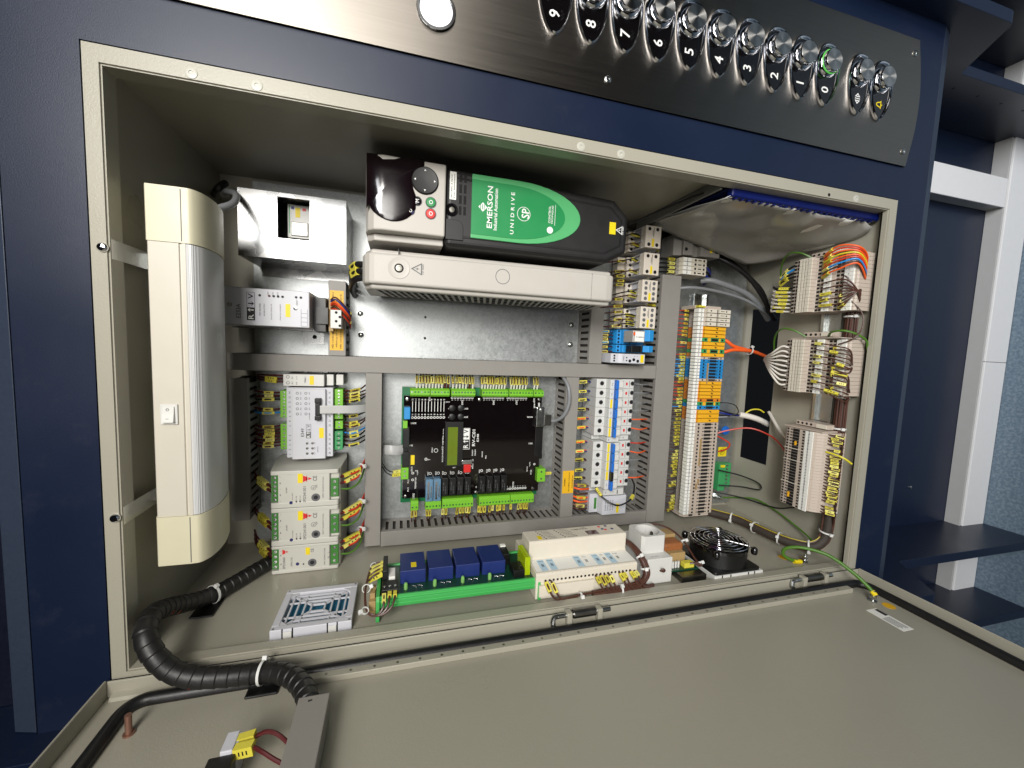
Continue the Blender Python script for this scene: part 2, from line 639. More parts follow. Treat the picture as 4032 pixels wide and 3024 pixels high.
def nth(i):
    ones = ['first', 'second', 'third', 'fourth', 'fifth', 'sixth', 'seventh', 'eighth', 'ninth', 'tenth', 'eleventh', 'twelfth', 'thirteenth', 'fourteenth', 'fifteenth', 'sixteenth', 'seventeenth', 'eighteenth', 'nineteenth']
    if i < 19: return ones[i]
    tens = {2: ('twentieth', 'twenty-'), 3: ('thirtieth', 'thirty-'), 4: ('fortieth', 'forty-'), 5: ('fiftieth', 'fifty-')}[(i + 1) // 10]
    return tens[0] if (i + 1) % 10 == 0 else tens[1] + ones[(i + 1) % 10 - 1]



# ================================================================ the setting
def structure(name, mb, m, bevel=0, org=(0, 0, 0)):
    o = mb.build(name, m, bevel=bevel, org=org)
    o['kind'] = 'structure'
    return o


WB = -187.0          # face of the room wall behind the stand
structure('floor', MB().box(FL, FL + 20, -1600, 2400, WB - 8, 2600), 'lino', org=(FL, 300, 0))
structure('wall', MB().box(1240, FL - .5, -1600, 2400, WB - 20, WB).box(1026, 1240, -1600, -40, WB - 20, WB).box(1026, 1240, 640, 2400, WB - 20, WB).box(-900, 1026, -1600, -40, WB - 20, WB)
          .box(-900, 1026, 640, 2400, WB - 20, WB).box(-900, -30, -40, 640, WB - 20, WB), 'navy', org=(1360, 300, WB))

# navy wall panel that carries the cabinet: board with a cut-out and slanted edge strips above and below
t = thing('wall_panel', 'navy blue laminate wall panel around the open control cabinet', 'wall panel', (1102, 300, 0))
pb = MB()
for b in ((-60.5, 1078.5, 601.5, 870), (-60.5, 1078.5, -45, -1.5), (-60.5, -1.5, -1.5, 601.5), (1016.5, 1078.5, -1.5, 601.5)):
    pb.box(b[0], b[1], b[2], b[3], -20, 0)
pb.build('board', 'navy', t)
MB().prism([(1080, -.6), (1102, -7), (1102, -20), (1080, -20)], 'v', -45, 870).build('edge_strip', 'navy_edge_lit', t, bevel=.5) if False else None
e = MB(); e.prism([(1080, -.6), (1103, -8), (1103, -20), (1080, -20)], 'v', -44.5, 869.5)
e.build('edge_strip', 'navy_edge_lit', t, bevel=.6)
e = MB(); e.prism([(-62, -.6), (-82, -6), (-82, -20), (-62, -20)], 'v', -44.5, 869.5)
e.build('edge_strip', 'navy_edge_lit', t, bevel=.6)
t = thing('header_board', 'dark navy board set back above the wall panel', 'board', (-84, 300, -40))
MB().box(-620, -84, -44.5, 869.5, -60, -44).build('face_board', 'navy_dark', t, bevel=.5)

# upright side boards of the stand: wide wing above, gusset, narrow leg down to the floor
prof = [(-620, WB + .5), (-620, 33)] + [(1160, 33)] + [(1160 + 18 * math.sin(math.radians(a)), 15 + 18 * math.cos(math.radians(a))) for a in range(15, 76, 15)] + \
       [(1236, -60), (1244, -62), (FL, -62), (FL, WB + .5)]
labs = {-63: 'navy side board of the stand beside the cabinet door, inner one', 870: 'navy side board of the stand beside the button panel, with shelf holes',
        -230: 'navy side board standing outside, below the open cabinet door', 1035: 'dull grey lit navy side board beyond the button panel'}
for v0, lab in labs.items():
    t = thing('side_board', lab, 'side board', (FL, v0 + 9, -100), 'side boards of the stand')
    MB().prism(prof, 'v', v0, v0 + 18).build('board', 'navy', t, bevel=.6)
    if v0 == 870:
        for i in range(5):
            MB().cyl((1276 + i * 71, v0 - .25, -92), 'v', 2.6, .2, 10).build('shelf_hole', 'hole', t)
MB()
# floor trunking along the wall, its cover in two lengths, and the upright trunking that rises from it
t = thing('skirting_trunking', 'white plastic trunking running along the foot of the wall', 'trunking', (FL, 300, WB + 16))
MB().box(1612, FL - .5, -1590, 2390, WB + .2, -160).build('body', 'skirt_grey', t, bevel=1)
MB().box(1609, 1611.8, -1590, 2390, WB + .2, -157).build('top_plate', 'skirt_grey', t, bevel=.8)
MB().box(1617, FL - 1, -1590, 359, -160, -155).build('cover', 'skirt_white', t, bevel=1.2)
MB().box(1617, FL - 1, 360, 2390, -160, -155).build('cover', 'skirt_white', t, bevel=1.2)
t = thing('upright_trunking', 'bright white square trunking rising from the floor trunking behind the panel', 'trunking', (1608, 746, WB + 16))
MB().box(1030, 1608.6, 716, 776, WB + .2, -159).build('body', 'skirt_grey', t, bevel=.8)
MB().box(1030, 1608.6, 714, 778, -159, -155).build('cover', 'skirt_white', t, bevel=1.2)
t = thing('wall_screw', 'lone screw head in the navy wall below the cabinet', 'screw', (1470, 50, WB))
MB().lathe((1470, 50, WB), 'w', [(4.2, .1), (4, 1.2), (2.6, 2.2), (.5, 2.5)], 14).build('head', 'zinc', t)

# ================================================================ lift button panel
t = thing('button_panel', 'brushed stainless steel lift operating panel with a curved lower end', 'button panel', (1030, 741, 0))
out = [(-260, 650), (1021, 650)] + [(1021 + 14 * math.sin(math.pi * i / 14), 650 + 183 * i / 14) for i in range(1, 14)] + [(1021, 833), (-260, 833)]
MB().prism(out, 'w', .15, 3.2).build('face_plate', 'steel', t, bevel=.5)
for (u, v) in ((1013, 812), (1012, 671), (508, 671), (508, 812)):
    s = MB().lathe((u, v, 3.2), 'w', [(4.4, 0), (4.2, 1.1), (3.2, 1.7), (2, 1.75), (1.9, 1), (.3, .9)], 16).build('screw', 'zinc', t)

t = thing('indicator_lamp', 'round white glowing lamp with a black rim on the steel panel', 'lamp', (305, 697, 3.2))
MB().ring((305, 697, 3.2), 'w', 20.5, 3.4, 3.2, 40).build('rim', 'black_gloss', t, bevel=.5)
MB().lathe((305, 697, 3.2), 'w', [(17, 0), (17, 2.2), (15.5, 2.9), (.5, 3)], 36).build('lens', 'lamp_white', t)


def lens_poly(c, s):
    """pointed oval outline of a button plate, point towards -v"""
    pts = []
    for (x, y) in [(0, -57), (5, -54.5), (9.5, -49.5), (13.8, -42), (17.3, -33), (20, -21), (21.4, -8), (21.2, 4), (19, 13.5), (14.6, 20.5), (8.5, 25), (0, 26.6)]:
        pts.append((x, y))
    full = pts + [(-x, y) for x, y in reversed(pts[1:-1])]
    return [(c[0] + x * s, c[1] + 3 * (1 - s) * -1 + (y + 14) * s - 14) for x, y in full]


def smooth_loop(poly, k=3):
    n = len(poly); out = []
    for i in range(n):
        a, b, c, d = [Vector(poly[(i + j) % n]) for j in (-1, 0, 1, 2)]
        for s in range(k):
            q = s / k
            out.append(tuple(.5 * ((2 * b) + (c - a) * q + (2 * a - 5 * b + 4 * c - d) * q * q + (3 * b - a - 3 * c + d) * q ** 3)))
    return out


NUM = dict(zip('0123456789', ('zero', 'one', 'two', 'three', 'four', 'five', 'six', 'seven', 'eight', 'nine')))
BUT = [(437, '9'), (482.2, '8'), (527.4, '7'), (572.6, '6'), (617.8, '5'), (663, '4'), (708.2, '3'), (753.4, '2'), (798.6, '1'), (843.8, '0'), (906, 'open'), (949.5, 'bell')]
for u, s in BUT:
    what = {'open': 'showing the door-open arrows', 'bell': 'showing a yellow alarm bell'}.get(s, 'showing the numeral ' + NUM.get(s, ''))
    t = thing('lift_button', 'chrome oval lift button ' + what, 'lift button', (u, 745, 3.2), 'lift buttons in a row')
    o1 = smooth_loop(lens_poly((u, 760), 1.0)); o2 = smooth_loop(lens_poly((u, 760), .945)); o3 = smooth_loop(lens_poly((u, 760), .885))
    n = len(o1); rim = MB(); vs = []
    for ring, w in ((o1, 3.2), (o1, 5.2), (o2, 7.4), (o3, 5.6), (o3, 4.0)):
        vs += [(a, b, w) for a, b in ring]
    fs = []
    for j in range(4): fs += [(j * n + i, j * n + (i + 1) % n, (j + 1) * n + (i + 1) % n, (j + 1) * n + i) for i in range(n)]
    rim.add(vs, fs).build('rim', 'chrome', t, sharp=80)
    MB().prism(o3, 'w', 3.3, 4.3).build('plate', 'black_gloss', t)
    MB().lathe((u, 760, 4.3), 'w', [(18, 0), (17.6, 1.2), (16.2, 3.6), (15.2, 4.6), (14.9, 4.6)], 40).build('collar', 'chrome', t, sharp=50)
    if s == '0':
        MB().ring((u, 760, 8.95), 'w', 16, .9, .8, 40).build('lit_ring', 'green_glow', t)
    MB().lathe((u, 760, 8.6), 'w', [(14.8, 0), (14.7, 5), (13.9, 6)], 40).build('cap_ring', 'chrome', t)
    MB().lathe((u, 760, 14.4), 'w', [(13.9, 0), (13.7, .35), (.2, .36)], 48).build('cap', 'cap', t)
    tx = MB()
    if s == 'open':
        tx.add([(u - 1, 727 - 3.5, 4.5), (u + 1, 727 - 3.5, 4.5), (u + 1, 727 + 3.5, 4.5), (u - 1, 727 + 3.5, 4.5)], [(0, 1, 2, 3)]) if False else None
        tx.quad(u - 5, u + 5, 725.9, 727.1, 4.5)
        for sg in (-1, 1):
            a = 726.5 + sg * 2.2; b = 726.5 + sg * 7.5
            tx.add([(u - 5.2, a, 4.5), (u + 5.2, a, 4.5), (u, b, 4.5), (u - 2.6, a + sg * 1.3, 4.55), (u + 2.6, a + sg * 1.3, 4.55), (u, b - sg * 2.4, 4.55)],
                   [(0, 1, 4, 3), (1, 2, 5, 4), (2, 0, 3, 5)])
        tx.build('symbol', 'ink_white', t)
    elif s == 'bell':
        sh = [(0, -6.2), (1.6, -5.6), (2.6, -3.6), (3.4, 0), (5.6, 3.4), (-5.6, 3.4), (-3.4, 0), (-2.6, -3.6), (-1.6, -5.6)]
        o = [(u + b, 726.5 + a, 4.5) for a, b in sh]; i_ = [(u + .2 + b * .62, 726.5 + a * .66, 4.5) for a, b in sh]
        o = [(u + a, 726.5 + b, 4.5) for b, a in sh]; i_ = [(u + .1 + a * .62, 726.5 + b * .62, 4.5) for b, a in sh]
        # bell stands upright: top towards -u
        o = [(u + y, 726.5 + x, 4.5) for x, y in [(0, -6), (2, -5.2), (3.2, -2.5), (4, 1.5), (6, 4.2), (-6, 4.2), (-4, 1.5), (-3.2, -2.5), (-2, -5.2)]]
        i_ = [(u + y, 726.5 + x, 4.5) for x, y in [(0, -4.2), (1, -3.8), (1.8, -2), (2.5, 1.4), (3.6, 2.8), (-3.6, 2.8), (-2.5, 1.4), (-1.8, -2), (-1, -3.8)]]
        k = len(o); tx.add(o + i_, [(j, (j + 1) % k, k + (j + 1) % k, k + j) for j in range(k)])
        tx.quad(u + 5, u + 6.2, 725.2, 727.8, 4.5)
        tx.build('symbol', 'yellow', t)
    else:
        tx.text(s, (u - .5, 726, 4.5), 13).build('numeral', 'ink_white', t)
    br = MB()
    for i in range(5): br.cyl((u + 8.5 + (i % 2) * 2, 722 + i * 2.1, 4.3), 'w', .55, .35, 6)
    br.build('braille', 'zinc', t)

# ================================================================ the cabinet
CB = thing('control_cabinet', 'cream painted steel control cabinet standing open, full of wiring', 'cabinet', (1018, 300, -140))
BK = -283
MB().box(0, 1018, 0, 600, BK - 1.5, BK).build('back_wall', 'cream', CB)
MB().box(0, 1.5, 0, 600, BK, -1).build('top_wall', 'cream', CB)
MB().box(1.5, 1018, 598.5, 600, BK, -1).build('right_wall', 'cream', CB)
MB().box(1.5, 1018, 0, 1.5, BK, -1).build('left_wall', 'cream', CB)
# floor of the cabinet with the cable slot along its rear
MB().box(1016.5, 1018, 1.5, 598.5, -184, -1).box(1016.5, 1018, 1.5, 598.5, BK, -252).box(1016.5, 1018, 1.5, 124, -252, -184).box(1016.5, 1018, 452, 598.5, -252, -184).build('bottom_wall', 'cream', CB)
fl = MB()
fl.box(0, 12, 0, 600, -1.5, .6).box(12, 1003, 585, 600, -1.5, .6).box(12, 1003, 0, 6, -1.5, .6).box(1003, 1018, 0, 600, -1.5, .6)
fl.build('front_flange', 'cream', CB)
lp = MB()
lp.box(12, 13.4, 6, 585, -20, -1.4).box(13.4, 1003, 583.6, 585, -20, -1.4).box(13.4, 1003, 6, 7.2, -14, -1.4).box(1001.6, 1003, 7.2, 583.6, -8, -1.4)
lp.build('flange_lip', 'cream', CB)
for u in (82, 136, 479, 533, 930):
    MB().lathe((u, 590.5, .6), 'w', [(5.4, 0), (5.2, .5), (4, .8), (1.9, .8), (1.6, .2), (.3, .1)], 20).build('plug', 'plug_white', CB)
MB().cyl((876, 589, .62), 'w', 2.4, .15, 14).build('plug_hole', 'hole', CB)
# mounting plate of galvanised sheet, its bolts
mp = MB().box(50, 1012, 12, 590, PL - 2, PL).build('mounting_plate', 'galv', CB)
for (u, v) in ((209, 396), (210, 360), (597, 397), (597, 359)):
    MB().lathe((u, v, PL), 'w', [(5.6, 0), (5.6, 1), (4.6, 1.1), (4.3, 2.8), (2.5, 4), (.3, 4.2)], 16).build('bolt', 'zinc', mp)
for (u, v) in ((317, 396), (317, 359)):
    MB().cyl((u, v, PL + .05), 'w', 2.2, .1, 12).build('plate_hole', 'hole', mp)


def din_rail(axis, a, b, c, base, nrm='w', m='zinc'):
    """35 mm hat rail; axis it runs along, centre line c, base level"""
    hat = [(-17.5, 6.5), (-17.5, 7.5), (-12.5, 7.5), (-12.5, 1), (12.5, 1), (12.5, 7.5), (17.5, 7.5), (17.5, 6.5), (13.5, 6.5), (13.5, 0), (-13.5, 0), (-13.5, 6.5)]
    mb = MB()
    if nrm == 'w':
        if axis == 'v': mb.prism([(c + x, base + y) for x, y in hat], 'v', a, b)
        else: mb.prism([(c + x, base + y) for x, y in hat], 'u', a, b)
    elif nrm == 'v': mb.prism([(base + y, c + x) for x, y in hat], 'u', a, b)   # lies on the left wall, runs along u
    else: mb.prism([(base - y, c + x) for x, y in hat], 'v', a, b)              # lies on the cabinet floor
    return mb.build('mounting_rail', m, CB)


din_rail('v', 20, 297, 141, PL)
din_rail('v', 30, 297, 668, PL)
din_rail('v', 335, 590, 712, PL)
din_rail('v', 2, 478, 890, PL)
din_rail('u', 240, 742, -80, 1.6, 'v')
din_rail('v', 75, 535, -76, 1016.4, 'u')

# door, open at a right angle on the hinge side; the inside faces the camera
DV = -15.0
DR = MB().box(-3, 1019, DV - 2, DV, 5, 600).build('door', 'cream', CB)
DR['label'] = 'cabinet door standing open towards the viewer, inner side showing'
rim = MB()
rim.box(-3, 1019, DV, 2, 4, 6.2).box(-3, -.8, DV, 4, 6.2, 600).box(1016.8, 1019, DV, 4, 6.2, 600).box(-.8, 1016.8, DV, 4, 597, 600)
rim.build('rim', 'cream', DR, bevel=1.0)
rl = MB()
rl.prism([(DV, 6.2), (DV + 5, 6.2), (DV + 3.2, 11), (DV + .1, 12.5)], 'u', 3, 1013)
rl.build('inner_fold', 'cream', DR)
# rubber gasket round the door
gk = MB()
loop = [(p[0], DV + 4, p[1]) for p in rrect(25, 1003, 20.5, 586, 18, 6)]
gk.tube(loop, [6.2] * len(loop), 12, closed=True)
gk.build('gasket', 'rubber', DR)
MB().box(168, 965, DV, DV + 7, 25.5, 35).build('perforated_strip', 'cream', DR, bevel=.8)
sh_ = MB().cyl((178, DV + 7.02, 30.5), 'v', 1.5, .08, 8).build('strip_hole', 'iron', DR)
for i in range(1, 32): inst(sh_.data, 'strip_hole', DR, du=i * 24.5)
MB().cyl((42, DV, 55), 'v', 2.6, 19, 12).cyl((42, DV, 55), 'v', 4.5, 1.5, 12).build('earth_stud', 'copper', DR)
MB().cyl((972, DV, 58), 'v', 2.6, 17, 12).cyl((972, DV, 58), 'v', 6, 2, 6).cyl((972, DV + 5, 58), 'v', 5, 4, 6).build('earth_stud', 'zinc', DR)
r_ = random.Random(3)
lab = MB().box(937, 957, DV, DV + .25, 72, 118).box(950.5, 956.5, DV + .25, DV + .4, 74, 88, 1)
for i in range(5):
    lab.box(939.5 + i * 3, 940.6 + i * 3, DV + .25, DV + .4, 91, 91 + 18 + r_.random() * 8, 2)
lab.build('rating_plate', ['white_paper', 'ink', 'ink_grey'], DR)
MB().cyl((984, DV, 72), 'v', 8, .2, 24).build('earth_sticker', 'label_yellow', DR)
# hinges
for u in (480, 881):
    h = MB().cyl((u + 18, 1.5, 9), 'u', 5.6, 32, 16).build('hinge', 'iron', CB, bevel=.5)
    MB().cyl((u - 4, 1.5, 9), 'u', 3.2, 76, 12).build('pin', 'zinc', h)
    for a in (u + 8, u + 52):
        MB().box(a, a + 7, DV + 2, 7, 4.5, 15).build('lug', 'cream', h, bevel=1)
    MB().tube(spline([(u - 4, 1.5, 9), (u - 9, .5, 9.5), (u - 11, -5, 11), (u - 10, -11, 13)], 4), 3, 8).build('pin_end', 'zinc', h)

# ================================================================ wiring ducts
def duct(axis, a, b, c0, c1, label, sides=(1, 1), top=-215.0, base=PL, pitch=12.0, split=None):
    """slotted trunking with a clip-on cover: runs along axis from a to b, between c0 and c1 across"""
    mid = (a + b) / 2; cm = (c0 + c1) / 2
    org = (mid, cm, base) if axis == 'u' else (cm, mid, base)
    t = thing('wiring_duct', label, 'wiring duct', org, 'grey slotted wiring ducts')

    def bx(l0, l1, x0, x1, w0, w1, mb, m=0):
        return mb.box(l0, l1, x0, x1, w0, w1, m) if axis == 'u' else mb.box(x0, x1, l0, l1, w0, w1, m)
    mb = MB(); bx(a, b, c0 + .6, c1 - .6, base, base + 1.6, mb)
    bx(a, b, c0 + .4, c0 + 2, base + 1.6, base + 10, mb); bx(a, b, c1 - 2, c1 - .4, base + 1.6, base + 10, mb)
    mb.build('base', 'duct', t)
    ends = [a] + ([split] if split else []) + [b]
    for e0, e1 in zip(ends, ends[1:]):
        cv = MB(); bx(e0 + .15, e1 - .15, c0, c1, top - 1.8, top, cv)
        bx(e0 + .15, e1 - .15, c0, c0 + 1.2, top - 9, top - 1.8, cv); bx(e0 + .15, e1 - .15, c1 - 1.2, c1, top - 9, top - 1.8, cv)
        cv.build('cover', 'duct', t, bevel=.5)
    wi = MB(); bx(a + 1, b - 1, c0 + 4.5, c1 - 4.5, base + 2, top - 9, wi)
    wi.build('wire_filling', 'duct_in', t)
    n = int((b - a) / pitch)
    for si, on in enumerate(sides):
        if not on: continue
        x0 = c0 + .4 if si == 0 else c1 - 2
        f = MB(); bx(a, a + pitch * .6, x0, x0 + 1.6, base + 10, top - 2, f)
        f = f.build('finger', 'duct', t)
        for i in range(1, n + 1):
            if a + i * pitch + pitch * .6 > b: break
            if axis == 'u': inst(f.data, 'finger', t, du=i * pitch)
            else: inst(f.data, 'finger', t, dv=i * pitch)
    return t


duct('u', 30, 757, 299, 324, 'long grey wiring duct running down the middle of the plate', (0, 1))
duct('u', 752, 800, 0, 0.01, 'x', (0, 0)) if False else None
duct('v', 9, 298.5, 222, 247, 'grey duct between the power supplies and the control board', (0, 1))
duct('u', 247.5, 757, 7, 32, 'grey duct along the lower edge beneath the control board', (0, 1))
duct('v', 32.5, 298.5, 570, 595, 'grey duct with a yellow label between control board and breakers', (1, 1))
duct('v', 7, 500, 758, 800, 'wide grey duct beside the coloured terminal strip', (1, 1))
duct('v', 324.5, 428, 612, 638, 'short grey duct right below the drive and its grey unit', (1, 0))
duct('v', 324.5, 440, 167, 192, 'short grey duct with a yellow warning label beside the drive', (0, 1))
duct('v', 68, 287, 32, 56, 'grey duct half hidden behind the cabinet light', (0, 1))

# ================================================================ cabinet light
t = thing('cabinet_light', 'cream fluorescent light fitting with ribbed lens inside the cabinet top', 'light fitting', (55, 297, -84))
prof = [(26.5, -110), (26.5, -33), (28.5, -30), (54.5, -30), (55.2, -31.5), (56.5, -31.5), (57.2, -30), (60.5, -30), (60.5, -90), (62, -110)]
MB().prism(prof, 'v', 153, 440).build('body', 'light_body', t)
CURV = spline([(60.5, 0, -30.5), (63, 0, -30.5), (66.5, 0, -33), (71, 0, -42), (73, 0, -56), (72.8, 0, -72), (70.4, 0, -90), (66, 0, -109)], 6)
pr = []
for i, p in enumerate(CURV): pr.append((p.x + (.3 if i % 2 and i > 3 else 0), p.z + (.12 if i % 2 and i > 3 else 0)))
pr += [(61, -108), (61, -60)]
MB().prism(pr, 'v', 153.5, 439.5).build('diffuser', 'diffuser', t, sharp=24)
capp = [(25.5, -111), (25.5, -33), (28, -29), (57, -29)] + [(p.x + .9, p.z + .7) for p in CURV[3::3]] + [(66, -111)]
for a, b in ((440.2, 495), (99, 152.8)):
    c = MB().prism(capp, 'v', a, b).build('end_cap', 'light_cap', t)
    MB().box(57.4, 58.2, a + 1.5, b - 1.5, -29.2, -28.85).build('groove', 'ink_grey', c)
sw = MB().box(34.5, 50, 253, 274.5, -30, -28).build('switch_frame', 'white', t, bevel=.7)
MB().prism([(253 + 2.5, -28.2), (274.5 - 2.5, -28.2), (274.5 - 2.5, -26.8), (264.5, -25.8), (253 + 2.5, -24)], 'u', 37, 47.6).build('rocker', 'white', sw, bevel=.4)
MB().text('O', (42, 269, -26.1), 3).text('I', (42, 259.5, -24.7), 2.8).build('rocker_marks', 'ink_grey', sw)
for v in (424, 167):
    b = MB().prism([(13.5, -3), (13.5, -70), (26.5, -70), (26.5, -72), (12.3, -72), (12.3, -3)], 'v', v - 9, v + 9)
    b.build('bracket', 'zinc', t)
    MB().lathe((9, v, .6), 'w', [(4.4, 0), (4.3, 1.5), (3, 3), (.5, 3.5)], 16).build('screw', 'chrome', t)
wire([(62, 495, -98), (72, 512, -125), (62, 535, -165), (40, 548, -200), (25, 556, -235)], 4.2, 'wire_grey', 'grey cable leaving the end of the cabinet light', None, 'cable', 'cable', n=10)
wire([(40, 302, -85), (22, 290, -100), (16, 262, -110), (22, 235, -105), (45, 222, -86)], 4, 'wire_black', 'black cable loop behind the cabinet light', None, 'cable', 'cable', n=10)
wire([(4, 558, -255), (18, 560, -230), (24, 572, -240)], 5, 'wire_black', 'black cable gland in the dark upper corner of the cabinet', None, 'cable', 'cable', n=8)

# ================================================================ bright zinc cover box with a window
t = thing('relay_cover_box', 'shiny zinc plated box with a square window, beside the drive', 'metal box', (127, 504, PL))
f = MB()
u0, u1, v0, v1, W0 = 58.5, 196, 459.5, 549.5, -180
f.box(u0, 107, v0, v1, W0 - 1.2, W0).box(148, u1, v0, v1, W0 - 1.2, W0).box(107, 148, v0, 488, W0 - 1.2, W0).box(107, 148, 544, v1, W0 - 1.2, W0)
f.build('front', 'galv_shiny', t)
MB().box(u0, u1, v0, v0 + 1.2, PL, W0 - 1.2).box(u0, u1, v1 - 1.2, v1, PL, W0 - 1.2).box(u0, u0 + 1.2, v0 + 1.2, v1 - 1.2, PL, W0 - 1.2).box(u1 - 1.2, u1, v0 + 1.2, v1 - 1.2, PL, W0 - 1.2).build('side_walls', 'galv_shiny', t)
MB().box(u0 + 3, u1 - 3, v0 - 14, v0, PL, PL + 1.6).build('foot_flange', 'galv_shiny', t)
t = thing('solid_state_relay', 'white relay with a yellow tag inside the zinc box window', 'relay', (128, 516, PL))
MB().box(112, 146, 497, 545, PL, -212).build('body', 'white', t, bevel=1)
MB().box(117, 140, 500, 520, -212, -209.5).build('clear_cover', 'paper_film', t, bevel=1)
MB().box(122.5, 129, 527, 541, -212, -211.6).box(114, 115.5, 503, 543, -212, -211.7, 1).box(117, 121, 538, 542, -212, -211.6, 2).box(132, 137, 537, 541, -212, -211.6, 3).build('tags', ['yellow', 'drive_green', 'wire_dblue', 'red'], t)
for i in range(4): MB().lathe((150 - (3 if i % 2 else 0), 500 + i * 13, -235), 'w', [(3, 0), (3, 2), (1.5, 3)], 10).build('terminal_screw', 'zinc', t)

# ================================================================ E233A module
t = thing('emergency_lighting_module', 'flat silver grey metal module with an open connector end', 'module', (95, 390, PL))
MB().box(22, 150, 364, 415, -236, -166).build('housing', 'alu', t, bevel=1)
MB().box(24, 149, 365, 414, -165.95, -165.7).build('front_foil', 'module_grey', t)
MB().box(120, 152, 341, 366, PL, PL + 1.6).build('base_tab', 'galv_shiny', t)
MB().cyl((138, 353, PL + 1.65), 'w', 3.4, .1, 14).build('keyhole', 'hole', t)
MB().box(30, 165, 362, 400, -266, -236).build('chassis', 'galv_shiny', t)
tx = MB()
tx.text('E233A', (62, 383, -165.5), 5.5, 19)
tx.text('TEST BATERIE', (88, 386, -165.5), 2, 17).text('AKUMULÁTORU', (93, 386, -165.5), 2, 17)
tx.text('ZÁLOŽNÍ ZDROJ OK', (102, 384, -165.5), 2, 22).text('PORUCHA NAPÁJENÍ', (113, 384, -165.5), 2, 22)
tx.text('RESET', (134, 399, -165.5), 1.8, 8).text('24V', (98, 409, -165.5), 1.8, 5).text('12V', (104, 409, -165.5), 1.8, 5).text('BAT', (110, 409, -165.5), 1.8, 5)
for i in range(4):
    u = 139.5
    for (a, b, c, d) in ((139, 139.4, 366 + i * 6, 372 + i * 6), (147, 147.4, 366 + i * 6, 372 + i * 6), (139, 147.4, 366 + i * 6, 366.4 + i * 6)): tx.quad(a, b, c, d, -165.5)
    for (a, b, c, d) in ((34, 34.4, 368 + i * 11, 378 + i * 11), (44, 44.4, 368 + i * 11, 378 + i * 11), (34, 44.4, 368 + i * 11, 368.4 + i * 11)): tx.quad(a, b, c, d, -165.5)
    tx.text('XA%d' % (i + 1), (39.5, 373 + i * 11, -165.5), 2.6, 7)
tx.build('lettering', 'ink_grey', t)


def rv_logo(mb, u, v, w, wd, h, mi=(0, 1)):
    """the maker's sign: dark half with R and up arrow, light half with down arrow and V"""
    mb.quad(u - h / 2, u + h / 2, v - wd / 2, v - wd * .04, w, mi[0])
    for a in (-1, 1): mb.quad(u + a * h / 2 - .22, u + a * h / 2 + .22, v - wd / 2, v + wd / 2, w + .01, mi[0])
    mb.quad(u - h / 2, u + h / 2, v + wd / 2 - .44, v + wd / 2, w + .01, mi[0])
    mb.text('R', (u, v - wd * .37, w + .1), h * .66, wd * .17, m=mi[1])
    mb.text('V', (u, v + wd * .36, w + .1), h * .66, wd * .19, m=mi[0])
    # up arrow in the light ink, down arrow in the dark ink
    for sg, vv, mm in ((-1, v - wd * .13, mi[1]), (1, v + wd * .1, mi[0])):
        a = wd * .03; q = wd * .085; hh = h * .36
        mb.quad(u - hh, u + hh, vv - a * .7, vv + a * .7, w + .12, mm)
        mb.add([(u + sg * hh * 1.15, vv, w + .13), (u - sg * -hh * .1, vv - q, w + .13), (u + sg * hh * .55, vv, w + .13), (u - sg * -hh * .1, vv + q, w + .13)], [(0, 1, 2, 3)], mm)


lg = MB(); rv_logo(lg, 77, 390, -165.6, 38, 9.5); lg.build('logo', ['ink', 'ink_white'], t)
ld = MB()
for (u, m_) in ((88, 0), (99.5, 1), (105, 0), (110.5, 0), (116, 0), (133, 0), (139, 0)): ld.cyl((u, 405.5 if u < 130 else 406, -165.7), 'w', 1.7, .5, 12, m_)
ld.build('indicator', ['ink', 'dark_red'], t)
MB().box(119.5, 125.5, 378, 396, -165.7, -165.4).build('tag', 'yellow', t)
for (u, v) in ((52, 391), (132, 391)): MB().lathe((u, v, -165.7), 'w', [(3, 0), (2.8, 1), (.4, 1.5)], 14).build('screw', 'zinc', t)
MB().box(150, 172, 359, 413, -225, -222).box(150, 166, 361, 411, -222, -196, 1).box(154, 170, 372, 396, -222, -190, 1).build('connector_board', ['pcb_dark', 'black'], t)
MB().box(170, 176, 362, 410, -238, -200).build('header', 'kraft', t)
pl = thing('plug_connector', 'small white plug with six holes on the grey module end', 'plug', (182, 378, -192))
MB().box(175, 190, 366, 393, -204, -180).build('body', 'white', pl, bevel=.8)
for i in range(4): MB().cyl((188 - (i % 2) * 5, 370 + i * 6.4, -180.05), 'w', 2, .1, 10).build('hole', 'hole', pl)
for i, (m_, dv, nm) in enumerate((('wire_red', 0, 'red'), ('wire_dblue', 7, 'dark blue'), ('wire_orange', 3, 'orange'), ('wire_brown', 10, 'brown'), ('wire_brown', -4, 'brown'), ('wire_red', -7, 'red'))):
    wire([(170, 399 + dv * .8, -205), (180, 402 + dv, -190), (192, 392 + dv, -188), (200, 380 + dv, -205), (196, 376 + dv, -240)], 1.1, m_, ('first', 'second', 'third', 'fourth', 'fifth', 'sixth')[i] + ' wire, ' + nm + ', curling from the grey module end to the plug', 'wires at the grey module', marks=((.60, .74),) if i in (3, 4) else ())

# yellow notice on the short duct
t = thing('warning_notice', 'yellow Czech notice stuck on the short duct beside the drive', 'label', (179, 379, -215))
MB().box(169, 189, 333, 425, -214.9, -214.6).build('sheet', 'label_yellow', t)
for (s_, u_, v_, l_) in (('PŘI UVEDENÍ DO PROVOZU HOVKU', 173.2, 379, 86), ('PŘIPOJTE BATERII DO ZDROJE', 179, 375, 74), ('PŘI ODSTÁVCE BATERII ODPOJTE', 185, 378, 84)):
    MB().text(s_, (u_, v_, -214.5), 3.4, l_).build('lettering', 'ink', t)

